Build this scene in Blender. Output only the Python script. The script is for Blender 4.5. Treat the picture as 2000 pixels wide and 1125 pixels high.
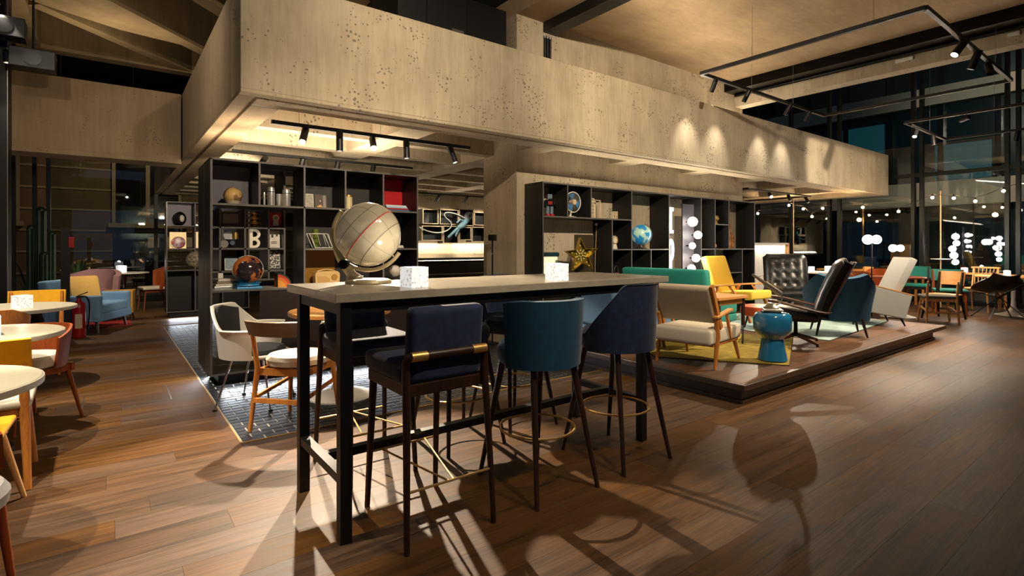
import bpy, bmesh, math, random
from mathutils import Vector, Matrix
random.seed(7)
for _o in list(bpy.data.objects): bpy.data.objects.remove(_o)
S = bpy.context.scene
COL = S.collection
PI = math.pi

# ---------------------------------------------------------------- camera
cd = bpy.data.cameras.new('camera'); cam = bpy.data.objects.new('camera', cd); COL.objects.link(cam)
cam.location = (0, 0, 1.28)
cam.rotation_euler = (PI/2, 0, math.radians(52.7746-90))
cd.sensor_width = 36; cd.lens = 18.598; cd.shift_y = -0.04025; cd.clip_start = 0.05; cd.clip_end = 200
S.camera = cam

# ---------------------------------------------------------------- world and exposure
W = bpy.data.worlds.new('night'); S.world = W; W.use_nodes = True
W.node_tree.nodes['Background'].inputs[0].default_value = (0.010, 0.013, 0.02, 1)
W.node_tree.nodes['Background'].inputs[1].default_value = 1.0
S.view_settings.view_transform = 'Standard'; S.view_settings.look = 'None'
S.view_settings.exposure = 2.0; S.view_settings.gamma = 1.0
S.view_settings.use_curve_mapping = False
WARM = (1.0, 0.82, 0.60); NEUT = (1.0, 0.88, 0.72); COOL = (0.86, 0.92, 1.0)
SPOT_W = 1.0    # overall scale of the room's spot lamps

def lin(c):
    if isinstance(c, str):
        c = tuple(int(c[i:i+2], 16)/255 for i in (0, 2, 4))
    return tuple(x/12.92 if x <= .04045 else ((x+.055)/1.055)**2.4 for x in c)

# ---------------------------------------------------------------- lamps
def spot(loc, target, power, angle=50, blend=.35, color=WARM, radius=.03, parent=None):
    l = bpy.data.lights.new('spot_beam', 'SPOT'); l.energy = power*SPOT_W; l.color = color
    l.spot_size = math.radians(angle); l.spot_blend = blend; l.shadow_soft_size = radius
    o = bpy.data.objects.new('spot_beam', l); COL.objects.link(o); o.location = loc
    o.rotation_euler = (Vector(target)-Vector(loc)).to_track_quat('-Z', 'Y').to_euler()
    return o
def point(loc, power, color=WARM, radius=.03):
    l = bpy.data.lights.new('bulb_light', 'POINT'); l.energy = power; l.color = color; l.shadow_soft_size = radius
    o = bpy.data.objects.new('bulb_light', l); COL.objects.link(o); o.location = loc
    return o
def strip(loc, target, sx, sy, power, color=WARM, spread=180):  # serves the plinth LEDs and the added fill strips alike
    l = bpy.data.lights.new('led_or_fill_strip', 'AREA'); l.energy = power; l.color = color; l.shape = 'RECTANGLE'
    l.size = sx; l.size_y = sy; l.spread = math.radians(spread)
    o = bpy.data.objects.new('led_or_fill_strip', l); COL.objects.link(o); o.location = loc
    o.rotation_euler = (Vector(target)-Vector(loc)).to_track_quat('-Z', 'Y').to_euler()
    return o

# ---------------------------------------------------------------- materials
MATS = {}
def _nt(name):
    m = bpy.data.materials.new(name); m.use_nodes = True
    nt = m.node_tree; b = nt.nodes['Principled BSDF']
    return m, nt, b
def mat(name, col, rough=.5, metal=0.0, var=0.0, vscale=20., bump=0.0, bscale=80., emit=None, estr=0.0, coat=0.0, trans=0.0, sheen=0.0, ior=1.45):
    if name in MATS: return MATS[name]
    m, nt, b = _nt(name); c = lin(col)
    b.inputs['Base Color'].default_value = (*c, 1); b.inputs['Roughness'].default_value = rough
    b.inputs['Metallic'].default_value = metal; b.inputs['IOR'].default_value = ior
    if coat: b.inputs['Coat Weight'].default_value = coat; b.inputs['Coat Roughness'].default_value = .08
    if trans: b.inputs['Transmission Weight'].default_value = trans
    if sheen: b.inputs['Sheen Weight'].default_value = sheen; b.inputs['Sheen Roughness'].default_value = .4
    if emit: b.inputs['Emission Color'].default_value = (*lin(emit), 1); b.inputs['Emission Strength'].default_value = estr
    if var or bump: tc = nt.nodes.new('ShaderNodeTexCoord')
    if var:
        n = nt.nodes.new('ShaderNodeTexNoise'); n.inputs['Scale'].default_value = vscale; n.inputs['Detail'].default_value = 4
        nt.links.new(tc.outputs['Object'], n.inputs['Vector'])
        r = nt.nodes.new('ShaderNodeValToRGB'); r.color_ramp.elements[0].position = .3; r.color_ramp.elements[1].position = .7
        r.color_ramp.elements[0].color = (*[x*(1-var) for x in c], 1); r.color_ramp.elements[1].color = (*[min(1, x*(1+var)) for x in c], 1)
        nt.links.new(n.outputs['Fac'], r.inputs['Fac']); nt.links.new(r.outputs['Color'], b.inputs['Base Color'])
    if bump:
        n2 = nt.nodes.new('ShaderNodeTexNoise'); n2.inputs['Scale'].default_value = bscale; n2.inputs['Detail'].default_value = 3
        nt.links.new(tc.outputs['Object'], n2.inputs['Vector'])
        bp = nt.nodes.new('ShaderNodeBump'); bp.inputs['Strength'].default_value = bump; bp.inputs['Distance'].default_value = .01
        nt.links.new(n2.outputs['Fac'], bp.inputs['Height']); nt.links.new(bp.outputs['Normal'], b.inputs['Normal'])
    MATS[name] = m; return m

def mat_wood(name, c0, c1, rough=.4, scale=(1.5, 22, 22), perobj=.0, coat=0.0, bump=.15, spec=.5):
    """grain stretched along the X axis of the object (give another scale for another run); perobj shifts tone from piece to piece"""
    if name in MATS: return MATS[name]
    m, nt, b = _nt(name); L = nt.links.new; N = nt.nodes.new
    tc = N('ShaderNodeTexCoord'); oi = N('ShaderNodeObjectInfo'); ge = N('ShaderNodeNewGeometry')
    add = N('ShaderNodeMath'); add.operation = 'ADD'; L(oi.outputs['Random'], add.inputs[0]); L(ge.outputs['Random Per Island'], add.inputs[1])
    fr = N('ShaderNodeMath'); fr.operation = 'FRACT'; L(add.outputs[0], fr.inputs[0])
    of = N('ShaderNodeVectorMath'); of.operation = 'MULTIPLY_ADD'
    cmb = N('ShaderNodeCombineXYZ')
    for i in range(3): L(fr.outputs[0], cmb.inputs[i])
    L(cmb.outputs[0], of.inputs[0]); of.inputs[1].default_value = (37, 53, 71); L(tc.outputs['Object'], of.inputs[2])
    mp = N('ShaderNodeMapping'); mp.inputs['Scale'].default_value = scale; L(of.outputs[0], mp.inputs['Vector'])
    n = N('ShaderNodeTexNoise'); n.inputs['Scale'].default_value = 1; n.inputs['Detail'].default_value = 6; n.inputs['Roughness'].default_value = .65; n.inputs['Distortion'].default_value = .6
    L(mp.outputs[0], n.inputs['Vector'])
    mp2 = N('ShaderNodeMapping'); mp2.inputs['Scale'].default_value = tuple(q*(2.6 if q < 10 else 7.5) for q in scale); L(of.outputs[0], mp2.inputs['Vector'])
    nf = N('ShaderNodeTexNoise'); nf.inputs['Scale'].default_value = 1; nf.inputs['Detail'].default_value = 3; nf.inputs['Distortion'].default_value = 1.2; L(mp2.outputs[0], nf.inputs['Vector'])
    mxg = N('ShaderNodeMix'); mxg.data_type = 'FLOAT'; mxg.inputs[0].default_value = .42; L(n.outputs['Fac'], mxg.inputs[2]); L(nf.outputs['Fac'], mxg.inputs[3])
    r = N('ShaderNodeValToRGB'); e = r.color_ramp.elements; e[0].position = .34; e[1].position = .66
    e[0].color = (*lin(c0), 1); e[1].color = (*lin(c1), 1); L(mxg.outputs[0], r.inputs['Fac'])
    out = r.outputs['Color']
    if perobj:
        hs = N('ShaderNodeHueSaturation')
        mr = N('ShaderNodeMapRange'); mr.inputs['To Min'].default_value = 1-perobj; mr.inputs['To Max'].default_value = 1+perobj; L(fr.outputs[0], mr.inputs['Value'])
        L(mr.outputs[0], hs.inputs['Value']); L(out, hs.inputs['Color']); out = hs.outputs['Color']
        ml = N('ShaderNodeMath'); ml.operation = 'MULTIPLY'; ml.inputs[1].default_value = 7.31; L(fr.outputs[0], ml.inputs[0])
        f2 = N('ShaderNodeMath'); f2.operation = 'FRACT'; L(ml.outputs[0], f2.inputs[0])
        m3 = N('ShaderNodeMapRange'); m3.inputs['To Min'].default_value = .8; m3.inputs['To Max'].default_value = 1.15; L(f2.outputs[0], m3.inputs['Value'])
        L(m3.outputs[0], hs.inputs['Saturation'])
    L(out, b.inputs['Base Color']); b.inputs['Specular IOR Level'].default_value = spec
    rr = N('ShaderNodeMapRange'); rr.inputs['To Min'].default_value = rough-.08; rr.inputs['To Max'].default_value = rough+.1; L(n.outputs['Fac'], rr.inputs['Value']); L(rr.outputs[0], b.inputs['Roughness'])
    if bump:
        bp = N('ShaderNodeBump'); bp.inputs['Strength'].default_value = bump; bp.inputs['Distance'].default_value = .004
        L(n.outputs['Fac'], bp.inputs['Height']); L(bp.outputs['Normal'], b.inputs['Normal'])
    if coat: b.inputs['Coat Weight'].default_value = coat; b.inputs['Coat Roughness'].default_value = .15
    MATS[name] = m; return m

def mat_concrete(name, c0, c1, pores=1.0, rough=.85, streak=(4.5, 4.5, .45), boards=0.0):
    if name in MATS: return MATS[name]
    m, nt, b = _nt(name); L = nt.links.new; N = nt.nodes.new
    tc = N('ShaderNodeTexCoord')
    n1 = N('ShaderNodeTexNoise'); n1.inputs['Scale'].default_value = 1.3; n1.inputs['Detail'].default_value = 8; n1.inputs['Roughness'].default_value = .62; L(tc.outputs['Object'], n1.inputs['Vector'])
    mp = N('ShaderNodeMapping'); mp.inputs['Scale'].default_value = streak; L(tc.outputs['Object'], mp.inputs['Vector'])
    n2 = N('ShaderNodeTexNoise'); n2.inputs['Scale'].default_value = 1; n2.inputs['Detail'].default_value = 5; L(mp.outputs[0], n2.inputs['Vector'])
    mx = N('ShaderNodeMix'); mx.data_type = 'FLOAT'; mx.inputs[0].default_value = .38; L(n1.outputs['Fac'], mx.inputs[2]); L(n2.outputs['Fac'], mx.inputs[3])
    mpf = N('ShaderNodeMapping'); mpf.inputs['Scale'].default_value = tuple(q*6 for q in streak); L(tc.outputs['Object'], mpf.inputs['Vector'])
    n4 = N('ShaderNodeTexNoise'); n4.inputs['Scale'].default_value = 1; n4.inputs['Detail'].default_value = 6; n4.inputs['Roughness'].default_value = .7; L(mpf.outputs[0], n4.inputs['Vector'])
    mx0 = mx; mx = N('ShaderNodeMix'); mx.data_type = 'FLOAT'; mx.inputs[0].default_value = .3; L(mx0.outputs[0], mx.inputs[2]); L(n4.outputs['Fac'], mx.inputs[3])
    r = N('ShaderNodeValToRGB'); e = r.color_ramp.elements; e[0].position = .36; e[1].position = .64
    e[0].color = (*lin(c0), 1); e[1].color = (*lin(c1), 1); L(mx.outputs[0], r.inputs['Fac'])
    v = N('ShaderNodeTexVoronoi'); v.inputs['Scale'].default_value = 26; L(tc.outputs['Object'], v.inputs['Vector'])
    n3 = N('ShaderNodeTexNoise'); n3.inputs['Scale'].default_value = 3.1; n3.inputs['Detail'].default_value = 3; L(tc.outputs['Object'], n3.inputs['Vector'])
    th = N('ShaderNodeMapRange'); th.inputs['From Min'].default_value = .42; th.inputs['From Max'].default_value = .66; th.inputs['To Min'].default_value = 0; th.inputs['To Max'].default_value = .26*pores; L(n3.outputs['Fac'], th.inputs['Value'])
    lt = N('ShaderNodeMath'); lt.operation = 'LESS_THAN'; L(v.outputs['Distance'], lt.inputs[0]); L(th.outputs[0], lt.inputs[1])
    dk = N('ShaderNodeMix'); dk.data_type = 'RGBA'; dk.inputs[7].default_value = (*[x*.42 for x in lin(c0)], 1)
    sc = N('ShaderNodeMath'); sc.operation = 'MULTIPLY'; sc.inputs[1].default_value = .8; L(lt.outputs[0], sc.inputs[0])
    L(sc.outputs[0], dk.inputs[0]); L(r.outputs['Color'], dk.inputs[6]); L(dk.outputs[2], b.inputs['Base Color'])
    b.inputs['Roughness'].default_value = rough
    sb = N('ShaderNodeMath'); sb.operation = 'SUBTRACT'; L(mx.outputs[0], sb.inputs[0]); L(sc.outputs[0], sb.inputs[1])
    bp = N('ShaderNodeBump'); bp.inputs['Strength'].default_value = .35; bp.inputs['Distance'].default_value = .008; L(sb.outputs[0], bp.inputs['Height']); L(bp.outputs['Normal'], b.inputs['Normal'])
    MATS[name] = m; return m

def mat_glass(name, tint, rough=.02, mixf=.08):
    """architectural pane: mostly clear with a mirror-like share, cheap to trace"""
    if name in MATS: return MATS[name]
    m = bpy.data.materials.new(name); m.use_nodes = True; nt = m.node_tree; nt.nodes.clear(); N = nt.nodes.new; L = nt.links.new
    o = N('ShaderNodeOutputMaterial'); t = N('ShaderNodeBsdfTransparent'); t.inputs[0].default_value = (*tint, 1)
    g = N('ShaderNodeBsdfGlossy'); g.inputs['Roughness'].default_value = rough; g.inputs[0].default_value = (1, 1, 1, 1)
    f = N('ShaderNodeFresnel'); f.inputs[0].default_value = 1.5; a = N('ShaderNodeMath'); a.operation = 'ADD'; a.inputs[1].default_value = mixf; L(f.outputs[0], a.inputs[0])
    x = N('ShaderNodeMixShader'); L(a.outputs[0], x.inputs[0]); L(t.outputs[0], x.inputs[1]); L(g.outputs[0], x.inputs[2]); L(x.outputs[0], o.inputs[0])
    MATS[name] = m; return m

def emis(name, col, s):
    return mat(name, col, .5, emit=col, estr=s)

# ---------------------------------------------------------------- mesh builder
def Rz(a): return Matrix.Rotation(a, 4, 'Z')
def Rx(a): return Matrix.Rotation(a, 4, 'X')
def Ry(a): return Matrix.Rotation(a, 4, 'Y')
def Tr(x, y, z): return Matrix.Translation((x, y, z))

class MB:
    def __init__(s, M=None): s.v = []; s.f = []; s.M = M
    def _add(s, vs, fs, M=None):
        k = len(s.v)
        for p in vs:
            p = Vector(p)
            if M is not None: p = M @ p
            if s.M is not None: p = s.M @ p
            s.v.append(p)
        s.f += [tuple(i+k for i in f) for f in fs]
        return s
    def box(s, x0, x1, y0, y1, z0, z1, M=None):
        vs = [(x0,y0,z0),(x1,y0,z0),(x1,y1,z0),(x0,y1,z0),(x0,y0,z1),(x1,y0,z1),(x1,y1,z1),(x0,y1,z1)]
        return s._add(vs, [(3,2,1,0),(4,5,6,7),(0,1,5,4),(1,2,6,5),(2,3,7,6),(3,0,4,7)], M)
    def cbox(s, c, d, M=None):
        return s.box(c[0]-d[0]/2, c[0]+d[0]/2, c[1]-d[1]/2, c[1]+d[1]/2, c[2]-d[2]/2, c[2]+d[2]/2, M)
    def tube(s, pts, r, seg=10, closed=False, M=None, sx=1.0):
        pts = [Vector(p) for p in pts]; n = len(pts)
        if not isinstance(r, (list, tuple)): r = [r]*n
        vs = []; fs = []; up = None
        for i, p in enumerate(pts):
            if closed: t = pts[(i+1) % n]-pts[i-1]
            else: t = pts[min(i+1, n-1)]-pts[max(i-1, 0)]
            t.normalize()
            if up is None:
                up = Vector((0, 0, 1)) if abs(t.z) < .9 else Vector((1, 0, 0))
            a = t.cross(up).normalized(); b = a.cross(t).normalized(); up = b
            for j in range(seg):
                th = 2*PI*j/seg
                vs.append(p + a*math.cos(th)*r[i]*sx + b*math.sin(th)*r[i])
        m = n if closed else n-1
        for i in range(m):
            for j in range(seg):
                A = i*seg+j; B = i*seg+(j+1) % seg; C = ((i+1) % n)*seg+(j+1) % seg; D = ((i+1) % n)*seg+j
                fs.append((A, B, C, D))
        if not closed:
            fs.append(tuple(reversed(range(seg)))); fs.append(tuple(range((n-1)*seg, n*seg)))
        return s._add(vs, fs, M)
    def bar(s, p, q, w, h=None, M=None, w2=None, h2=None):
        """rectangular bar from p to q, optionally tapering"""
        h = h or w; w2 = w2 or w; h2 = h2 or h
        p = Vector(p); q = Vector(q); t = (q-p).normalized()
        up = Vector((0, 0, 1)) if abs(t.z) < .95 else Vector((0, 1, 0))
        a = t.cross(up).normalized(); b = a.cross(t).normalized()
        vs = [p+a*i*w/2+b*j*h/2 for i, j in ((-1,-1),(1,-1),(1,1),(-1,1))]+[q+a*i*w2/2+b*j*h2/2 for i, j in ((-1,-1),(1,-1),(1,1),(-1,1))]
        return s._add(vs, [(0,1,2,3),(7,6,5,4),(0,4,5,1),(1,5,6,2),(2,6,7,3),(3,7,4,0)], M)
    def lathe(s, prof, seg=24, M=None, sx=1.0, sy=1.0):
        vs = []; fs = []; n = len(prof)
        for r, z in prof:
            for j in range(seg):
                th = 2*PI*j/seg; vs.append((r*math.cos(th)*sx, r*math.sin(th)*sy, z))
        for i in range(n-1):
            for j in range(seg):
                fs.append((i*seg+j, i*seg+(j+1) % seg, (i+1)*seg+(j+1) % seg, (i+1)*seg+j))
        fs.append(tuple(reversed(range(seg)))); fs.append(tuple(range((n-1)*seg, n*seg)))
        return s._add(vs, fs, M)
    def cyl(s, c, r, h, seg=20, M=None): return s.lathe([(r, c[2]), (r, c[2]+h)], seg, (M or Matrix())@Tr(c[0], c[1], 0))
    def sph(s, c, r, seg=20, rings=12, M=None, sz=1.0):
        prof = [(r*math.sin(PI*i/rings)+1e-5, -r*sz*math.cos(PI*i/rings)) for i in range(rings+1)]
        return s.lathe(prof, seg, (M or Matrix())@Tr(*c))
    def prism(s, poly, z0, z1, M=None):
        n = len(poly); vs = [(x, y, z0) for x, y in poly]+[(x, y, z1) for x, y in poly]
        fs = [tuple(reversed(range(n))), tuple(range(n, 2*n))]+[(i, (i+1) % n, n+(i+1) % n, n+i) for i in range(n)]
        return s._add(vs, fs, M)
    def sheet(s, fn, nu, nv, th, M=None):
        """thick surface: fn(u,v) -> point, thickness along the surface normal"""
        P = [[Vector(fn(i/nu, j/nv)) for j in range(nv+1)] for i in range(nu+1)]
        vs = []
        for sgn in (0, 1):
            for i in range(nu+1):
                for j in range(nv+1):
                    du = P[min(i+1, nu)][j]-P[max(i-1, 0)][j]; dv = P[i][min(j+1, nv)]-P[i][max(j-1, 0)]
                    nn = du.cross(dv)
                    if nn.length < 1e-9: nn = Vector((0, 0, 1))
                    vs.append(P[i][j]+nn.normalized()*(th*(sgn-.5)))
        w = nv+1; o = (nu+1)*w; fs = []
        for i in range(nu):
            for j in range(nv):
                a, b, c, d = i*w+j, (i+1)*w+j, (i+1)*w+j+1, i*w+j+1
                fs.append((d, c, b, a)); fs.append((a+o, b+o, c+o, d+o))
        for i in range(nu):
            fs.append((i*w, (i+1)*w, (i+1)*w+o, i*w+o)); a = i*w+nv; b = (i+1)*w+nv; fs.append((b, a, a+o, b+o))
        for j in range(nv):
            fs.append((j+1, j, j+o, j+1+o)); a = nu*w+j; fs.append((a, a+1, a+1+o, a+o))
        return s._add(vs, fs, M)
    def mesh(s, name, bevel=0, seg=2, sub=0, smooth=None, weld=False):
        me = bpy.data.meshes.new(name); me.from_pydata([tuple(p) for p in s.v], [], s.f)
        bm = bmesh.new(); bm.from_mesh(me)
        if weld: bmesh.ops.remove_doubles(bm, verts=bm.verts, dist=1e-4)
        bmesh.ops.recalc_face_normals(bm, faces=bm.faces)
        if bevel: bmesh.ops.bevel(bm, geom=[e for e in bm.edges], offset=bevel, segments=seg, profile=.6, affect='EDGES', clamp_overlap=True)
        if sub:
            bmesh.ops.subdivide_edges(bm, edges=bm.edges, cuts=sub, use_grid_fill=True, smooth=1.0)
        bm.to_mesh(me); bm.free()
        me.update()
        return me
    def build(s, name, m, parent=None, bevel=0, seg=2, smooth=False, sub=0, loc=None, rz=0, weld=False):
        me = s.mesh(name, bevel, seg, sub, weld=weld); me.materials.append(m)
        if smooth:
            me.polygons.foreach_set('use_smooth', [True]*len(me.polygons))
            try: me.set_sharp_from_angle(angle=math.radians(38))
            except Exception: pass
        o = bpy.data.objects.new(name, me); COL.objects.link(o)
        if parent is not None: o.parent = parent
        if loc is not None: o.location = loc
        if rz: o.rotation_euler = (0, 0, rz)
        return o

def tag(o, label, cat, group=None):
    o['label'] = label; o['category'] = cat
    if group: o['group'] = group
    return o
def struct(o): o['kind'] = 'structure'; return o
def stuff(o): o['kind'] = 'stuff'; return o
def T(name, label, cat, loc=(0, 0, 0), rz=0, group=None):
    o = bpy.data.objects.new(name, None); COL.objects.link(o); o.empty_display_size = .1
    o.location = loc; o.rotation_euler = (0, 0, rz)
    return tag(o, label, cat, group)
def dup(root, loc, rz, label, group=None):
    def cp(o, par):
        c = o.copy(); COL.objects.link(c); c.parent = par
        for ch in o.children: cp(ch, c)
        return c
    r = cp(root, None); r.location = loc; r.rotation_euler = (0, 0, rz); r['label'] = label
    if group: r['group'] = group
    return r
def lerp(a, b, t): return a+(b-a)*t
def arc(cx, cy, r, a0, a1, n): return [(cx+r*math.cos(lerp(a0, a1, i/n)), cy+r*math.sin(lerp(a0, a1, i/n))) for i in range(n+1)]
def rrect(w, h, r, n=4):
    p = []
    for cx, cy, a in ((w/2-r, h/2-r, 0), (-w/2+r, h/2-r, PI/2), (-w/2+r, -h/2+r, PI), (w/2-r, -h/2+r, 3*PI/2)):
        p += arc(cx, cy, r, a, a+PI/2, n)
    return p
def bez(p0, p1, p2, p3, n=10):
    P = [Vector(p) for p in (p0, p1, p2, p3)]; out = []
    for i in range(n+1):
        t = i/n; u = 1-t; out.append(P[0]*u**3+P[1]*3*u*u*t+P[2]*3*u*t*t+P[3]*t**3)
    return out

# material library
CONC = mat_concrete('concrete_board_marked', '968871', 'c3b499', 1.3)
CONC_D = mat_concrete('concrete_dark_raw', '7d6a50', 'a08968', .8)
CONC_S = mat_concrete('concrete_smooth_slab', '8d765a', 'b29974', .2, streak=(1.2, 5, 1))
FLOORW = mat_wood('floor_oak_smoked', '28190c', '634426', .5, (1.3, 20, 20), .2, bump=.15, spec=.25)
PLATW = mat_wood('platform_oak', '3e291a', '664730', .45, (1.6, 24, 24), .15, spec=.3)
RISER = mat_wood('platform_riser_wood', '2a1c12', '4d3420', .4, (1.4, 30, 30), .12)
BLK = mat('black_powder_coat', '0d0d0d', .45)
BLKM = mat('black_satin_metal', '0a0a0b', .3, .6)
SHELF = mat('black_stained_board', '1a1917', .42, var=.15, vscale=8)
SHELF_E = mat('grey_board_edge', '5a5651', .5)
BRASS = mat('brass', 'd2aa66', .38, .85)
CHROME = mat('chrome', 'd8d8d8', .12, 1.0)
STEEL = mat('brushed_steel', 'a0a0a0', .35, 1.0)
WALNUT = mat_wood('walnut_dark', '22140c', '3c2415', .35, (20, 20, 2.0))
OAKL = mat_wood('honey_wood', '9a5a22', 'c98238', .45, (22, 22, 3), spec=.3)
OAKX = mat_wood('honey_wood_x', 'b9783a', 'dba35c', .38, (3, 26, 26))
TEAKR = mat_wood('red_teak', '6e3010', '9a4b1c', .5, (18, 18, 3), spec=.2)
ASH = mat_wood('pale_ash', 'c08a4c', 'e0b274', .42, (20, 20, 3))
NAVY = mat('navy_velvet', '152443', .8, var=.35, vscale=26, sheen=.25, bump=.08, bscale=200)
TEAL = mat('teal_velvet', '043e5a', .8, var=.2, vscale=26, sheen=.2, bump=.08, bscale=200)
WHITE = mat('white_plastic', 'd9d5cb', .4)
CREAM = mat('cream_fabric', 'c8bda8', .85, var=.08, vscale=120, bump=.15, bscale=400)
LINEN = mat('beige_linen', 'b3a48a', .9, var=.1, vscale=140, bump=.2, bscale=400)
GREYF = mat('grey_fabric', 'a3a49f', .9, var=.08, vscale=140, bump=.2, bscale=400)
BLUEF = mat('sky_blue_fabric', '6f97bd', .9, var=.08, vscale=120, bump=.15, bscale=400)
PETROL = mat('petrol_blue_fabric', '27506a', .9, var=.1, vscale=120, bump=.15, bscale=400)
GREENF = mat('sea_green_fabric', '1f7d70', .85, var=.08, vscale=90)
YELF = mat('yellow_fabric', 'd9b038', .85, var=.08, vscale=90)
LEATH = mat('black_leather', '131211', .32, var=.3, vscale=18, bump=.25, bscale=60)
ORANGE = mat('orange_leather', 'b8481f', .4, var=.1)
YELP = mat('mustard_paint', 'd59c14', .4, var=.06)
REDP = mat('red_paint', 'b81a1e', .35)
GOLD = mat('gold_paint', 'b08f1e', .3, .8)
EBULB = emis('bulb_glow', 'ffd9a0', 40)
ELAMP = emis('opal_glow', 'fff3e4', 4)
ECUBE = emis('candle_cube_glow', 'fff6ea', 1.3)
ESPOT = emis('spot_lens_glow', 'fff0d8', 30)
PANE = mat_glass('window_pane', (.78, .85, .85), mixf=.05)

# ================================================================ FLOOR
def inview(x, y, z=0.0):
    fx, fy = .6049, .7963
    d = fx*x+fy*y; l = fy*x-fx*y
    if d < 1.2: return None
    u = 1000+1033.25*l/d; v = 482-1033.25*(z-1.28)/d
    return u, v, d
GROUT = mat('floor_joint_dark', '2a1b10', .8)
floor = struct(MB().box(-3.2, 16, -3, 16, -.12, -.008).build('floor', GROUT))
TX0, TX1, TY0, TY1 = .69, 4.08, 3.83, 10.2
def plank_list():
    out = []; w = .205; k = 0; y = -1.0
    rnd = random.Random(3)
    while y < 15.2:
        x = -3.1-rnd.random()*2.0
        while x < 15.2:
            Lh = 2.3
            x0, x1 = max(x, -3.1), min(x+Lh, 15.2)
            segs = [(x0, x1)]
            if y+w > TY0 and y < TY1: segs = [(x0, min(x1, TX0-.012)), (max(x0, TX1), x1)]
            if y > 2.45 and y < 4.9: segs = [q for a, b in segs for q in ((a, min(b, 4.2)), (max(a, 9.0), b))]
            for a, b in segs:
                if b-a > .05: out.append((a, b, max(y, -1), y+w))
            x += Lh
        y += w
    return out
near = []; far = []
for a, b, y0, y1 in plank_list():
    if y0 < TY0 < y1 and a < TX1 and b > TX0: y1 = TY0-.012
    best = 0
    for t in (0, .25, .5, .75, 1):
        q = inview(lerp(a, b, t), (y0+y1)/2)
        if q and -40 < q[0] < 2040 and q[1] < 1160: best = max(best, 1/q[2])
    (near if best else far).append((best, a, b, y0, y1))
near.sort(reverse=True)
rest = near[290:]; near = near[:290]
pm = {}
for _, a, b, y0, y1 in near:
    key = (round(b-a, 3), round(y1-y0, 3))
    if key not in pm:
        me = MB().box(-key[0]/2+.0005, key[0]/2-.0005, -key[1]/2+.0005, key[1]/2-.0005, -.012, 0).mesh('floor_plank'); me.materials.append(FLOORW); pm[key] = me
    o = bpy.data.objects.new('floor_plank', pm[key]); COL.objects.link(o); o.parent = floor; o.location = ((a+b)/2, (y0+y1)/2, 0)
mb = MB()
for _, a, b, y0, y1 in rest+far: mb.box(a+.001, b-.001, y0+.001, y1-.001, -.012, 0)
stuff(mb.build('floor_plank_field', FLOORW, floor))

# dark glazed tiles under the bookcases
TILE = mat('black_glazed_tile', '17181a', .34, var=.4, vscale=9)
TGROUT = mat('grey_tile_grout', '8a8780', .8)
MB().box(TX0, TX1, TY0, TY1, -.02, -.003).build('tile_bed', TGROUT, floor)
MB().box(TX0-.012, TX0-.002, TY0-.012, TY1, -.01, .001).box(TX0-.002, TX1, TY0-.012, TY0-.002, -.01, .001).build('brass_edge_strip', BRASS, floor)
tl = []; tx, ty = .145, .075; r = 0; y = TY0+.005
while y+ty < TY1:
    x = TX0+.005-(tx/2 if r % 2 else 0)
    while x < TX1:
        a, b = max(x, TX0+.005), min(x+tx-.011, TX1)
        if b-a > .02: tl.append((a, b, y, y+ty-.011))
        x += tx
    y += ty; r += 1
def tkey(t):
    q = inview((t[0]+t[1])/2, t[2]); return q[2] if q else 99
tl.sort(key=tkey)
tm = {}
for a, b, y0, y1 in tl[:300]:
    key = round(b-a, 3)
    if key not in tm:
        me = MB().box(-key/2, key/2, -(ty-.011)/2, (ty-.011)/2, -.012, .001).mesh('floor_tile', bevel=.0015, seg=1); me.materials.append(TILE); tm[key] = me
    o = bpy.data.objects.new('floor_tile', tm[key]); COL.objects.link(o); o.parent = floor; o.location = ((a+b)/2, (y0+y1)/2, random.uniform(-.0008, .0008))
mb = MB()
for a, b, y0, y1 in tl[300:]: mb.box(a, b, y0, y1, -.012, .001+random.uniform(-.0008, .0008))
stuff(mb.build('floor_tile_field', TILE, floor))
# inspection hatches let into the boards
def hatch(x0, x1, y0, y1):
    m = MB(); t = .008
    m.box(x0, x1, y0, y0+t, -.01, .0015).box(x0, x1, y1-t, y1, -.01, .0015).box(x0, x0+t, y0, y1, -.01, .0015).box(x1-t, x1, y0, y1, -.01, .0015)
    m.build('floor_hatch_frame', STEEL, floor)
hatch(-.18, .415, 5.25, 5.82); hatch(.1, .62, 11.2, 11.75)

# ================================================================ PLATFORM
pl = T('platform', 'low dark wood platform carrying the lounge chairs', 'platform', (0, 0, 0))
MB().box(4.10, 9.05, 2.30, 4.97, 0, .125).build('riser', RISER, pl)
MB().box(4.085, 9.07, 2.285, 2.30, 0, .03).box(4.085, 4.10, 2.30, 4.97, 0, .03).build('base_trim', RISER, pl)
MB().box(4.03, 9.41, 2.24, 2.29, .12, .17).box(4.03, 4.08, 2.29, 4.975, .12, .17).box(9.36, 9.41, 2.29, 4.975, .12, .17).build('nosing', RISER, pl, bevel=.004, seg=1)
MB().box(4.08, 9.36, 2.29, 4.975, .12, .158).build('deck_base', GROUT, pl)
rnd = random.Random(5); y = 2.29; k = 0
while y < 4.88:
    x = 4.08-rnd.random()*1.2
    while x < 9.36:
        a, b = max(4.08, x), min(9.36, x+1.9)
        if b-a > .06: MB().box(-(b-a)/2+.001, (b-a)/2-.001, -.099, .099, -.012, 0).build('deck_plank', PLATW, pl, loc=((a+b)/2, y+.1, .17))
        x += 1.9
    y += .2005

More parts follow.
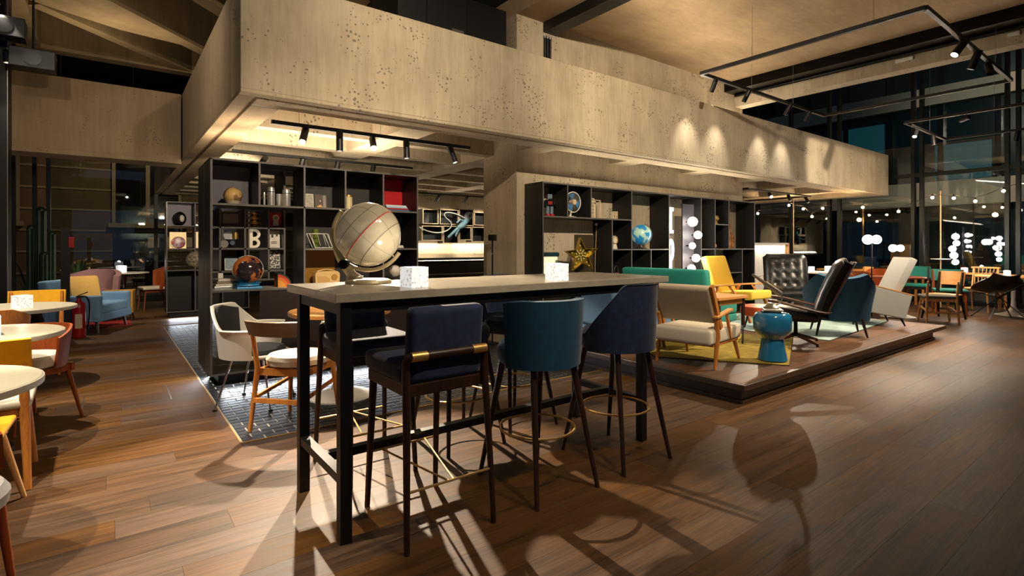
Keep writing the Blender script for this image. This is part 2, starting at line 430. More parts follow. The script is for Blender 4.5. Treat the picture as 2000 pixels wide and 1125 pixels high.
# ================================================================ MEZZANINE BOX OF RAW CONCRETE
BX0, BX1, BY0, BY1, BZ0, BZ1 = .815, 14.7, 4.59, 14.75, 2.50, 3.45
def S_(name, m, *boxes, bevel=0):
    mb = MB()
    for b in boxes: mb.box(*b)
    return struct(mb.build(name, m, bevel=bevel, seg=1))
S_('wall_mezzanine_front', CONC, (BX0, BX1, BY0, BY0+.41, BZ0+.03, BZ1), (BX0, BX1, BY0, BY0+.105, BZ0, BZ0+.03), (BX0+.15, BX1, BY0+.15, BY0+.41, BZ0, BZ0+.03), bevel=.004)
S_('wall_mezzanine_left', CONC_D, (BX0, BX0+.38, BY0+.41, BY1, BZ0+.03, BZ1), (BX0, BX0+.105, BY0+.105, BY1, BZ0, BZ0+.03), (BX0+.15, BX0+.38, BY0+.41, BY1, BZ0, BZ0+.03), bevel=.003)
S_('wall_mezzanine_right', CONC, (BX1-.38, BX1, BY0+.41, BY1, BZ0, BZ1))
S_('wall_mezzanine_back', CONC_D, (BX0+.38, BX1-.38, BY1-.38, BY1, BZ0, BZ1))
S_('ceiling_mezzanine_slab', CONC_D, (BX0+.38, BX1-.38, BY0+.41, BY1-.38, 2.86, 3.02))
# coffer ribs under the mezzanine slab
ribs = struct(MB().box(BX0+.38, BX1-.38, BY0+.41, BY1-.38, 2.845, 2.86).build('ceiling_coffers', CONC_D))
k = 0; x = 2.42
while x < BX1-.5:
    MB().box(x, x+.36, BY0+.41, BY1-.38, BZ0+.004, 2.85).build('coffer_rib', CONC, ribs); x += 1.727
y = 5.86
while y < BY1-.5:
    MB().box(BX0+.38, BX1-.38, y, y+.16, BZ0+.012, 2.85).build('coffer_rib', CONC, ribs); y += .86
# link beam to the left of the mezzanine
S_('wall_link_beam', CONC_D, (-1.15, BX0-.02, 8.73, 9.13, BZ0+.0, BZ1-.03), (-1.15, BX0-.02, 8.70, 9.16, BZ0-.06, BZ0-.0), bevel=.004)
# core wall
S_('wall_core', CONC, (4.14, 9.56, 5.35, 6.10, 0, 4.26))
S_('wall_bar_back', CONC, (3.2, 9.8, 11.0, 11.25, 0, 2.85))

# ================================================================ UPPER CEILINGS
S_('ceiling', CONC_S, (4.14, 9.55, -3, 12, 4.26, 4.5))
S_('ceiling_edge_beam', CONC, (9.3, 9.55, -3, 12, 3.89, 4.259))
ROOFD = mat('dark_roof_underside', '15130f', .9)
S_('ceiling_high_roof', ROOFD, (-3, 4.14, -3, 16, 5.1, 5.2), (9.55, 16, -3, 16, 5.75, 5.85), (4.13, 4.2, -3, 16, 4.5, 5.2), (9.5, 9.6, -3, 16, 4.5, 5.8), (-3, 16, 16.0, 16.1, 3.4, 5.8))
CONC_T = mat_concrete('concrete_roof_rib', '8a7350', 'b0966c', .1)
rf = struct(MB().box(-1.1, 1.6, 10.5, 10.72, 4.24, 5.1).build('ceiling_diagonal_ribs', CONC_T))
def diag(p, q, w, name='roof_rib'):
    p = Vector((*p, 0)); q = Vector((*q, 0)); t = (q-p).normalized(); n = Vector((-t.y, t.x, 0))*w/2
    MB().prism([((p+n).x, (p+n).y), ((p-n).x, (p-n).y), ((q-n).x, (q-n).y), ((q+n).x, (q+n).y)], 4.26, 5.1).build(name, CONC_T, rf)
diag((-.75, 8.75), (1.25, 10.75), .16); diag((-.9, 7.3), (2.6, 10.8), .2); diag((-.6, 5.9), (3.6, 10.1), .2); diag((.5, 5.3), (4.1, 8.9), .2)
MB().box(-1.15, -.82, 2.0, 10.5, 4.24, 5.1).build('roof_rib', CONC_T, rf)
MB().prism([(-.82, 7.35), (.95, 9.2), (.1, 9.05), (-.82, 8.6)], 4.262, 4.4).build('roof_panel', CONC_T, rf)

# ================================================================ FACADES
def facade(name, axis, pos, spans, z1, label_m, trans=(), zp=.0, deep=.14, wid=.07):
    root = struct(bpy.data.objects.new(name, None)); COL.objects.link(root)
    for i, p in enumerate(spans):
        if axis == 'x': MB().box(pos-deep/2, pos+deep/2, p-wid/2, p+wid/2, 0, z1).build('mullion', label_m, root)
        else: MB().box(p-wid/2, p+wid/2, pos-deep/2, pos+deep/2, 0, z1).build('mullion', label_m, root)
    lo, hi = min(spans), max(spans)
    for z in (0.05, *trans, z1-.06):
        if axis == 'x': MB().box(pos-.05, pos+.05, lo, hi, z-.05, z+.04).build('transom', label_m, root)
        else: MB().box(lo, hi, pos-.05, pos+.05, z-.05, z+.04).build('transom', label_m, root)
    sp = sorted(spans)
    for a, b in zip(sp, sp[1:]):
        if b-a < .35: continue
        if axis == 'x': MB().box(pos-.012, pos+.012, a+wid/2, b-wid/2, .08, z1-.1).build('pane', PANE, root)
        else: MB().box(a+wid/2, b-wid/2, pos-.012, pos+.012, .08, z1-.1).build('pane', PANE, root)
    return root
MULL = mat('dark_green_steel_frame', '0d1614', .4, .3)
facade('window_1', 'x', 15.0, [-3, -.2, .6, 2.38, 2.55, 4.02, 4.18, 5.76, 6.0, 6.98, 7.92, 9.8, 11.6, 13.4, 15.0], 5.75, MULL, (2.95,))
facade('window_2', 'y', 15.0, [-1.6, -1.27, -1.05, 0.86, 2.8, 4.8, 6.8, 8.8, 10.8, 12.8, 15.0], 3.4, MULL, ())
facade('window_3', 'x', -1.75, [-3, 1.0, 3.0, 5.0, 7.0, 9.0, 11.0, 13.0, 15.0], 4.2, MULL, ())
pb = struct(MB().box(-1.75, -.94, 8.38, 8.68, 0, 5.1).build('column_left_black', BLK))
for x in (-.945,): MB().box(x, x+.006, 8.37, 8.385, 0, 5.1).build('bright_edge', STEEL, pb)

# ================================================================ OUTSIDE
STREET = mat('dark_asphalt', '141414', .8)
struct(MB().box(-40, 60, -40, 60, -.4, -.15).build('ground_outside', STREET))
STONE = mat('sandstone_facade', '5e4a30', .9, var=.15, vscale=2)
DARKW = mat('dark_window_glass', '0a0b0c', .15)
TRIMS = mat('pale_stone_trim', '8a7757', .9)
ba = T('street_building', 'old sandstone house with an arched window across the dark street', 'building', (0, 23, 0))
MB().box(-14, 12, 0, 1, -.2, 13).build('wall', STONE, ba)
for i in range(9): MB().box(-14, 12, -.03, 0, .4+i*.7, .46+i*.7).build('stone_course', TRIMS, ba)
def archwin(x0, x1, z0, z1):
    w = (x1-x0)/2; cx = (x0+x1)/2
    wi = MB(Rx(PI/2)).prism([(x0, z0), (x1, z0)]+arc(cx, z1-w, w, 0, PI, 12), .0, .06).build('window', DARKW, ba)
    m = MB(); t = .1
    m.box(x0-t, x0, -.12, 0, z0, z1-w).box(x1, x1+t, -.12, 0, z0, z1-w).box(cx-.06, cx+.06, -.1, 0, z0, z1-.1).box(x0, x1, -.1, 0, z1-w-.06, z1-w+.06).box(x0-.2, x1+.2, -.2, 0, z0-.15, z0)
    m.tube([(x, -.06, z) for x, z in arc(cx, z1-w, w+t/2, 0, PI, 14)], .06, 6)
    m.build('window_frame', TRIMS, wi)
archwin(.15, 2.0, 2.1, 5.3); archwin(-4.2, -2.4, 2.1, 5.3); archwin(4.6, 6.4, 2.1, 5.3)
MB().box(.1, 1.6, -.08, 0, -.1, 1.75).build('door', DARKW, ba)
# the house across to the right
WHT = mat('pale_render_band', 'a39b8b', .9)
TEALG = mat('teal_window_glass', '0a2024', .2)
ETEAL = mat('teal_room_glow', '143a40', .5, emit='2f7882', estr=.05)
ETEAL2 = mat('teal_room_dim', '0c282c', .4)
bb = T('office_building', 'pale office building with teal lit windows across the street', 'building', (26, 0, 0))
MB().box(.3, 8, -16, 26, -.2, 14).build('wall', TEALG, bb)
for z0, z1 in ((2.9, 3.85), (6.9, 7.6), (10.6, 11.4)): MB().box(-.1, .35, -16, 26, z0, z1).build('spandrel_band', WHT, bb)
for i, y in enumerate([-14+1.7*j for j in range(22)]):
    for z0, z1 in ((-.2, 2.9), (3.85, 6.9), (7.6, 10.6)):
        MB().box(.1, .3, y-.09, y+.09, z0, z1).build('window_post', DARKW, bb)
litm = ((8.35, 10.0, 3.9, 6.5), (4.9, 6.6, 3.9, 5.3), (3.2, 4.8, 7.7, 9.6), (8.3, 10.0, 7.7, 9.8), (-.2, 1.4, 3.9, 5.6))
for i, (y0, y1, z0, z1) in enumerate(litm): MB().box(.22, .29, y0, y1, z0, z1).build('lit_window', ETEAL2 if i in (2, 3, 4) else ETEAL, bb)

# ================================================================ FURNITURE BUILDERS (front of every seat is local +Y)
def face(deg): return math.radians(deg-90)
def leg(parent, p, q, r0, r1, m, name='leg', seg=10):
    return MB().tube([p, q], [r0, r1], seg).build(name, m, parent, smooth=True)
def shellfn(a0, a1, r, z0, top, flare=0.0, sx=1.0, sy=1.0, lean=0.0):
    def f(u, v):
        a = lerp(a0, a1, u); zt = top(a); rr = r+flare*v
        return (rr*math.cos(a)*sx, rr*math.sin(a)*sy-lean*v*v, lerp(z0, zt, v))
    return f
def pad(parent, name, m, w, d, h, z, y=0, x=0, bev=.03, M=None, seg=3):
    return MB(M).box(x-w/2, x+w/2, y-d/2, y+d/2, z, z+h).build(name, m, parent, bevel=min(bev, h*.48), seg=seg, smooth=True)

# ---- bar stools
def stool_a(loc, rz, label, group=None):
    t = T('bar_stool', label, 'bar stool', loc, rz, group)
    for s in (-1, 1):
        MB().tube(bez((s*.22, -.25, 0), (s*.215, -.235, .3), (s*.2, -.21, .6), (s*.2, -.2, .745), 8)+bez((s*.2, -.2, .76), (s*.2, -.2, .805), (s*.198, -.215, .812), (s*.17, -.225, .812), 6), [.013+.006*min(1, i/8) for i in range(16)], 10).build('leg', WALNUT, t, smooth=True)
        leg(t, (s*.19, .25, 0), (s*.175, .205, .65), .013, .019, WALNUT)
        MB().tube([(s*.19, -.225, .812), (s*.115, -.225, .812)], .0215, 12).build('brass_sleeve', BRASS, t, smooth=True)
    MB().tube([(-.17, -.225, .812), (.17, -.225, .812)], .019, 12).build('rail', WALNUT, t, smooth=True)
    MB().box(-.2, .2, -.2, .215, .635, .69).build('seat_frame', WALNUT, t, bevel=.006)
    pad(t, 'seat', NAVY, .42, .42, .095, .685, .035, bev=.035)
    pad(t, 'backrest', NAVY, .37, .075, .33, .69, -.165, bev=.03, M=Tr(0, -.165, .69)@Rx(math.radians(5))@Tr(0, .165, -.69))
    m = MB(); m.tube([(-.215, -.238, .25), (.215, -.238, .25)], .006, 8).tube([(-.188, .238, .27), (.188, .238, .27)], .006, 8)
    for s in (-.06, .06): m.tube([(s*2.0, .238, .27), (s*.2, -.238, .25)], .005, 8)
    m.build('footrest', BRASS, t, smooth=True)
    return t
def ringfoot(t, r, z, sy=1.0):
    MB().tube([(r*math.cos(2*PI*i/40), r*sy*math.sin(2*PI*i/40), z) for i in range(40)], .0065, 8, closed=True).build('foot_ring', BRASS, t, smooth=True)
def stool_b(loc, rz, label, group=None):
    t = T('bar_stool', label, 'bar stool', loc, rz, group)
    for sx in (-1, 1):
        for sy in (-1, 1): leg(t, (sx*.21, sy*.25, 0), (sx*.135, sy*.13, .67), .012, .02, WALNUT)
    MB().lathe([(.15, .65), (.2, .655), (.222, .69), (.222, .735), (.2, .765), (.12, .775), (.001, .777)], 32).build('seat', TEAL, t, smooth=True)
    def top(a):
        q = abs(a-1.5*PI); return 1.005-.05*max(0, q-.9)**2
    MB().sheet(shellfn(PI+.1, 2*PI-.1, .212, .655, top, .02, 1.0, 1.0), 26, 8, .045).build('backrest', TEAL, t, bevel=0, smooth=True)
    ringfoot(t, .205, .3)
    return t
def stool_c(loc, rz, label, group=None):
    t = T('bar_stool', label, 'bar stool', loc, rz, group)
    for sx in (-1, 1):
        for sy in (-1, 1): leg(t, (sx*.21, sy*.25, 0), (sx*.13, sy*.13, .67), .012, .02, WALNUT)
    MB().lathe([(.16, .66), (.205, .665), (.225, .70), (.222, .755), (.19, .785), (.001, .79)], 32).build('seat', NAVY, t, smooth=True)
    def top(a):
        q = abs(a-1.5*PI); return 1.06 if q < .62 else max(.76, 1.06-(q-.62)*.3)
    MB().sheet(shellfn(PI-.12, 2*PI+.12, .218, .665, top, .015), 30, 8, .045).build('backrest', NAVY, t, smooth=True)
    MB().tube([shellfn(PI-.12, 2*PI+.12, .24, .665, top, .015)(i/30, 1.0) for i in range(31)], .004, 6).build('piping', NAVY, t, smooth=True)
    ringfoot(t, .205, .3)
    return t

# ---- bar table
bt = T('bar_table', 'tall bar table with pale concrete top on black steel frame', 'table', (0, 0, 0))
TTOP = mat_concrete('table_top_concrete', '978d7a', 'bdb29e', .15, rough=.22, streak=(2, 2, 2))
MB().box(.755, 3.035, 2.225, 2.99, 1.04, 1.08).build('tabletop', TTOP, bt, bevel=.003, seg=1)
for x in (.81, 2.80):
    for y in (2.27, 2.88): MB().box(x-.026, x+.026, y-.026, y+.026, 0, 1.04).build('leg', BLK, bt, bevel=.002, seg=1)
    MB().box(x-.022, x+.022, 2.296, 2.854, .25, .29).build('foot_bar', BLK, bt)
    MB().box(x-.02, x+.02, 2.296, 2.854, .985, 1.04).build('top_rail', BLK, bt)
MB().box(.832, 2.778, 2.555, 2.60, .25, .29).build('foot_bar', BLK, bt)
for y in (2.27, 2.88): MB().box(.836, 2.774, y-.02, y+.02, .99, 1.04).build('top_rail', BLK, bt)

stool_a((1.20, 2.26, 0), 0, 'navy velvet bar stool with walnut and brass rail, nearest the camera')
stool_b((1.86, 2.22, 0), 0, 'teal velvet bar stool with rounded back, between the two navy stools')
stool_c((2.49, 2.22, 0), 0, 'navy velvet tub bar stool with sloping sides, nearest the platform')
stool_a((1.20, 2.99, 0), PI, 'dark bar stool behind the table under the large globe')
stool_b((1.84, 3.03, 0), PI, 'teal bar stool on the far side of the table, behind the nearest stool')
stool_c((2.36, 3.10, 0), PI, 'dark navy tub stool on the far side, behind the teal stool')

# ---- general chairs
def chair(name, label, loc, deg, w=.46, d=.44, h=.46, legm=OAKL, seatm=CREAM, st=.06, back='panel', backm=None, bz=(.66, .84), splay=.04, lr=(.011, .018), posts=True, stretch=None, seatround=False, group=None, backw=None, backcurve=.05, frame=True):
    t = T(name, label, 'chair', loc, face(deg), group)
    bw = backw or w
    for s in (-1, 1):
        leg(t, (s*(w/2-.03+splay*.5), d/2-.03+splay*.4, 0), (s*(w/2-.05), d/2-.05, h-.02), lr[0], lr[1], legm)
        if posts:
            MB().tube([(s*(w/2-.03+splay*.4), -d/2-splay, 0), (s*(w/2-.03), -d/2+.02, h-.02), (s*(w/2-.03), -d/2-.05, bz[1]-.01)], [lr[0], lr[1], lr[0]], 10).build('leg', legm, t, smooth=True)
        else:
            leg(t, (s*(w/2-.03+splay*.5), -d/2-splay*.5, 0), (s*(w/2-.06), -d/2+.06, h-.02), lr[0], lr[1], legm)
    if frame:
        m = MB(); m.box(-w/2+.03, w/2-.03, -d/2+.02, -d/2+.045, h-.07, h-.02).box(-w/2+.03, w/2-.03, d/2-.06, d/2-.035, h-.07, h-.02)
        for s in (-1, 1): m.box(s*(w/2-.05)-.011, s*(w/2-.05)+.011, -d/2+.03, d/2-.04, h-.07, h-.02)
        m.build('seat_frame', legm, t)
    if seatround: MB().lathe([(w*.40, h-.02), (w*.49, h-.005), (w*.5, h+st*.45), (w*.46, h+st*.85), (w*.3, h+st), (.001, h+st)], 28, sy=d/w).build('seat', seatm, t, smooth=True)
    else: pad(t, 'seat', seatm, w, d, st, h-.02, bev=.022)
    bm_ = backm or legm
    if back == 'panel':
        def f(u, v):
            x = (u-.5)*bw; return (x, -d/2-.02-backcurve*(1-(2*u-1)**2)-.05*v, lerp(bz[0], bz[1], v))
        MB().sheet(f, 12, 4, .016).build('backrest', bm_, t, smooth=True)
    elif back == 'wrap':
        def top(a): return bz[1]-.10*max(0, abs(a-1.5*PI)-.7)
        MB().sheet(shellfn(PI+.15, 2*PI-.15, w*.52, h-.02, top, .03, 1.0, d/w), 24, 6, .016).build('backrest', bm_, t, smooth=True)
    elif back == 'spindle':
        MB().tube([((u-.5)*bw, -d/2-.03-.06*(1-(2*u-1)**2), bz[1]) for u in [i/10 for i in range(11)]], .018, 8).build('backrest', bm_, t, smooth=True)
        for i in range(7):
            u = (i+.7)/7.4; MB().tube([((u-.5)*bw*.8, -d/2+.03, h), ((u-.5)*bw, -d/2-.03-.06*(1-(2*u-1)**2), bz[1])], .007, 6).build('spindle', bm_, t, smooth=True)
    if stretch:
        z = stretch; m = MB()
        m.box(-w/2+.03, w/2-.03, -d/2-.03, -d/2-.008, z, z+.03)
        for s in (-1, 1): m.bar((s*(w/2-.03), -d/2-.01, z+.03), (s*(w/2-.04), d/2-.03, z+.08), .018, .024)
        m.build('stretcher', legm, t)
    return t
def round_table(loc, r, h, label, topm, edge=.03, basem=BLK, kind='disc', group=None, edgem=None):
    t = T('round_table', label, 'table', loc, 0, group)
    MB().lathe([(r-.006, h-edge), (r, h-edge+.006), (r, h-.006), (r-.006, h), (.001, h)], 48).build('tabletop', topm, t, smooth=True)
    if edgem: MB().tube([((r+.001)*math.cos(2*PI*i/48), (r+.001)*math.sin(2*PI*i/48), h-edge/2) for i in range(48)], edge*.42, 6, closed=True, sx=.25).build('edge_band', edgem, t, smooth=True)
    if kind == 'tulip':
        MB().lathe([(.27, 0), (.27, .012), (.2, .03), (.09, .07), (.04, .16), (.032, .3), (.04, .5), (.09, h-edge-.02), (.12, h-edge)], 32).build('pedestal', basem, t, smooth=True)
    else:
        MB().lathe([(.21, 0), (.21, .012), (.05, .022), (.04, .03)], 32).build('base', basem, t, smooth=True)
        MB().cyl((0, 0, .02), .034, h-edge-.02, 16).build('column', basem, t, smooth=True)
    return t
CUBEM = None
def mat_cube():
    m, nt, b = _nt('pressed_glass_cube'); L = nt.links.new; N = nt.nodes.new
    tc = N('ShaderNodeTexCoord'); v = N('ShaderNodeTexVoronoi'); v.inputs['Scale'].default_value = 60; L(tc.outputs['Object'], v.inputs['Vector'])
    r = N('ShaderNodeValToRGB'); r.color_ramp.elements[0].color = (.42, .42, .45, 1); r.color_ramp.elements[1].color = (1, .98, .95, 1); r.color_ramp.elements[0].position = .1; r.color_ramp.elements[1].position = .5
    L(v.outputs['Distance'], r.inputs['Fac']); L(r.outputs['Color'], b.inputs['Base Color']); L(r.outputs['Color'], b.inputs['Emission Color'])
    b.inputs['Emission Strength'].default_value = .16; b.inputs['Roughness'].default_value = .15
    bp = N('ShaderNodeBump'); bp.inputs['Strength'].default_value = .6; L(v.outputs['Distance'], bp.inputs['Height']); L(bp.outputs['Normal'], b.inputs['Normal'])
    return m
CUBEM = mat_cube()
def cube(loc, rz, label, s=.1, glow=1.2):
    t = T('candle_cube', label, 'candle holder', loc, rz, 'glowing glass candle cubes')
    MB().box(-s/2, s/2, -s/2, s/2, 0, s*.14).box(-s/2, -s/2+s*.16, -s/2, s/2, s*.14, s).box(s/2-s*.16, s/2, -s/2, s/2, s*.14, s).box(-s/2+s*.16, s/2-s*.16, -s/2, -s/2+s*.16, s*.14, s).box(-s/2+s*.16, s/2-s*.16, s/2-s*.16, s/2, s*.14, s).build('glass_block', CUBEM, t)
    MB().cyl((0, 0, s*.15), s*.24, s*.3, 14).build('tealight', ECUBE, t, smooth=True)
    if glow: point((loc[0], loc[1], loc[2]+s*.95), glow, (1, .9, .75), .03)
    return t
cube((1.21, 2.40, 1.08), .15, 'glowing glass candle cube on the bar table beside the globe')
cube((2.13, 2.36, 1.08), -.1, 'glowing glass candle cube on the bar table in front of the gold star')

# ---- large globe on the bar table
def mat_globe(name, a, b_, rough=.25, scale=4.0, sharp=.04, tr=0.0, em=0.0):
    m, nt, b = _nt(name); L = nt.links.new; N = nt.nodes.new
    tc = N('ShaderNodeTexCoord'); n = N('ShaderNodeTexNoise'); n.inputs['Scale'].default_value = scale; n.inputs['Detail'].default_value = 5; L(tc.outputs['Object'], n.inputs['Vector'])
    r = N('ShaderNodeValToRGB'); e = r.color_ramp.elements; e[0].position = .5-sharp; e[1].position = .5+sharp; e[0].color = (*lin(a), 1); e[1].color = (*lin(b_), 1)
    L(n.outputs['Fac'], r.inputs['Fac']); L(r.outputs['Color'], b.inputs['Base Color']); b.inputs['Roughness'].default_value = rough
    if tr: b.inputs['Transmission Weight'].default_value = tr
    if em: L(r.outputs['Color'], b.inputs['Emission Color']); b.inputs['Emission Strength'].default_value = em
    return m
YAW = math.radians(52.7746-90)
gl = T('large_globe', 'large translucent beige globe with red equator on cream stand', 'globe', (1.13, 2.79, 1.08), YAW)
STAND = mat('cream_painted_metal', 'a89a78', .35, .2)
MB().lathe([(.122, 0), (.125, .006), (.12, .018), (.105, .024), (.001, .026)], 36).build('base', STAND, gl, smooth=True)
gc = Vector((0, 0, .268)); R = .175
def gp(a, r, y=0): return (gc.x+r*math.cos(a), y, gc.z+r*math.sin(a))
MB().tube([gp(math.radians(139+190*i/30), .196) for i in range(31)], .011, 8, sx=1.5).build('meridian_arc', STAND, gl, smooth=True)
MB().tube([gp(math.radians(200), .20), (-.155, 0, .14), (-.118, 0, .085), (-.09, 0, .045), (-.06, 0, .02)], [.012, .022, .026, .026, .03], 10, sx=1.3).build('arm', STAND, gl, smooth=True)
MB().tube([(-.125, -.045, .105), (-.125, .045, .105)], .026, 18).build('knob', BLKM, gl, smooth=True)
MB().cyl((-.075, 0, .02), .045, .02, 18).build('arm_foot', STAND, gl, smooth=True)
ga = math.radians(139); ax = Vector((math.cos(ga), 0, math.sin(ga)))
AXM = Tr(*gc)@ax.to_track_quat('Z', 'X').to_matrix().to_4x4()
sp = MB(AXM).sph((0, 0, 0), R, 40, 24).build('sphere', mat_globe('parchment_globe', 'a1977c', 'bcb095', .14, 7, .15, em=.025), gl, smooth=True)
def lat(name, z, r, m): 
    rr = math.sqrt(R*R-z*z); MB(AXM).tube([(rr*math.cos(2*PI*i/60), rr*math.sin(2*PI*i/60), z) for i in range(60)], r, 6, closed=True).build(name, m, sp, smooth=True)
lat('equator_line', -.01, .0028, mat('globe_red', 'b8321c', .4)); lat('latitude_line', .065, .0014, mat('globe_ink', '4d4a40', .5)); lat('latitude_line', -.085, .0014, MATS['globe_ink']); lat('latitude_line', .135, .0008, MATS['globe_ink'])
for k in range(4):
    a = PI*k/4; MB(AXM).tube([(R*math.cos(2*PI*i/50)*math.cos(a), R*math.cos(2*PI*i/50)*math.sin(a), R*math.sin(2*PI*i/50)) for i in range(50)], .0007, 5, closed=True).build('longitude_line', MATS['globe_ink'], sp)
MB().tube([gp(math.radians(139), R-.002), gp(math.radians(139), .2)], .005, 8).tube([gp(math.radians(319), R-.002), gp(math.radians(319), .2)], .005, 8).build('axis_pin', STAND, gl)

# ---- by the tiled floor, behind the bar table
def shell_armchair(loc, deg):
    t = T('shell_armchair', 'white plastic shell armchair with dark grey pads and chrome legs', 'chair', loc, face(deg))
    def top(a):
        q = abs(a-1.5*PI); return .80 if q < .55 else (lerp(.80, .63, min(1, (q-.55)/.55)))
    MB().sheet(shellfn(PI-.32, 2*PI+.32, .27, .40, top, .045, 1.02, .98), 34, 8, .012).build('shell', WHITE, t, smooth=True)
    rim = shellfn(PI-.32, 2*PI+.32, .27, .40, top, .052, 1.02, .98)
    MB().tube([rim(i/40, 1.0) for i in range(41)], .010, 6, sx=1.6).build('rim', WHITE, t, smooth=True)
    MB().lathe([(.10, .385), (.24, .39), (.272, .405), (.272, .415), (.24, .42), (.001, .42)], 32, sy=.98).build('seat_shell', WHITE, t, smooth=True)
    PADM = mat('charcoal_pad', '2b2b2c', .8)
    MB().lathe([(.2, .42), (.225, .43), (.22, .455), (.18, .465), (.001, .467)], 28).build('seat_pad', PADM, t, smooth=True)
    MB().sheet(shellfn(1.5*PI-.62, 1.5*PI+.62, .25, .47, lambda a: .80-.06*abs(a-1.5*PI), .045, 1.0, .98), 16, 6, .02).build('back_pad', PADM, t, smooth=True)
    for sx in (-1, 1):
        for sy in (-1, 1):
            leg(t, (sx*.235, sy*.215, .008), (sx*.15, sy*.12, .40), .007, .010, CHROME)
            MB().cyl((sx*.235, sy*.215, 0), .016, .012, 12).build('glide', BLK, t)
    return t
shell_armchair((.96, 4.74, 0), -36)
chair('wooden_chair', 'honey wood dining chair with cream seat and grey-brown backrest, on the tiles', (1.10, 4.03, 0), 42, w=.44, d=.44, h=.45, legm=OAKL, seatm=CREAM, st=.065, back='panel', backm=mat('taupe_veneer', '7d6a55', .5), bz=(.67, .775), stretch=.20, seatround=True, lr=(.014, .02), backcurve=.06)
round_table((1.58, 4.52, 0), .42, .74, 'round honey wood table on white tulip foot behind the bar table', OAKX, .035, WHITE, 'tulip')

# ================================================================ TRACK LIGHTING
def spotlight(top, target, power, label, angle=45, on=True, blend=.4, color=WARM, L=.2, r=.033, group=None, glow=None):
    t = T('spotlight', label, 'spotlight', top, 0, group)
    p = Vector((0, 0, -.055)); d = (Vector(target)-(Vector(top)+p)).normalized()
    a = p-d*L*.35; b = p+d*L*.65
    BM_ = Tr(*a)@d.to_track_quat('Z', 'X').to_matrix().to_4x4()
    MB(BM_).lathe([(r*.96, 0), (r, .004), (r, L), (r*.9, L), (r*.86, L-.035), (.001, L-.036)], 20).build('body', BLK, t, smooth=True)
    MB().tube([b-d*.034, b-d*.030], r*.84, 18).build('lens', ESPOT if on else mat('spot_lens_dark', '303030', .2), t)
    MB().tube([(0, 0, 0), (0, 0, -.055)], .008, 8).tube([(-.0, 0, -.03), p], .01, 8).build('bracket', BLK, t)
    if on and power: spot(Vector(top)+b+d*.012, Vector(target), power, angle, blend, color, r*.7)
    return t
def track(name, label, pts, closed=False, w=.032, hang=(), ztop=4.26):
    t = T('lighting_track', label, 'lighting track')
    n = len(pts)
    for i in range(n if closed else n-1):
        MB().bar(pts[i], pts[(i+1) % n], w, w*1.1).build('rail', BLK, t)
    for x, y, z in hang: MB().tube([(x, y, z), (x, y, ztop)], .0025, 6).build('suspension_cable', STEEL, t)
    return t
# under the mezzanine edge
Y1 = 5.12
track('t', 'black track hanging under the front mezzanine edge', [(1.16, Y1, 2.41), (3.28, Y1, 2.41)], hang=((1.4, Y1, 2.41), (2.2, Y1, 2.41), (3.0, Y1, 2.41)), ztop=2.85)
for i, (x, tg, pw, an) in enumerate(((1.45, (.45, 3.3, 0), 190, 40), (1.78, (1.75, 5.0, .3), 30, 60), (2.12, (1.25, 2.3, 0), 280, 48), (2.49, (2.45, 4.9, .0), 30, 60), (3.04, (3.5, 4.4, 0), 50, 55))):
    spotlight((x, Y1, 2.395), tg, pw, ['leftmost black spotlight on the track under the mezzanine edge, tilted left', 'second black spotlight from the left on the track under the mezzanine edge', 'glowing middle spotlight on the track under the mezzanine edge', 'second black spotlight from the right under the mezzanine edge', 'rightmost black spotlight under the mezzanine edge, tilted right'][i], an, pw > 0, group='spotlights under the mezzanine edge')
track('t', 'black track above and behind the left bookcase', [(1.15, 7.0, 2.42), (3.5, 7.0, 2.42)], hang=((1.6, 7.0, 2.42), (3.0, 7.0, 2.42)), ztop=2.85)
for i, x in enumerate((1.5, 1.95, 2.4, 2.9)):
    spotlight((x, 7.0, 2.40), (1.3, 11.4, 1.3) if i == 0 else (x-.3, 8.6-.5*i, 0), 70 if i == 0 else 18, ['leftmost', 'second', 'third', 'rightmost'][i]+' black spotlight behind the top of the left bookcase', 60, group='spotlights behind the left bookcase')
# over the bar
track('t', 'black track in front of the bar back wall', [(4.6, 9.9, 2.40), (9.0, 9.9, 2.40)], hang=((5, 9.9, 2.4), (6.6, 9.9, 2.4), (8.5, 9.9, 2.4)), ztop=2.85)
for i, x in enumerate((5.55, 6.25, 7.2, 8.2)):
    spotlight((x, 9.9, 2.385), (x+.1, 10.9, 1.6), 22, ['short black spotlight left of the bar wall', 'lit spotlight in the middle of the bar wall track', 'spotlight at the right of the bar wall, behind the core', 'last spotlight of the bar wall track, behind the core'][i], 70)
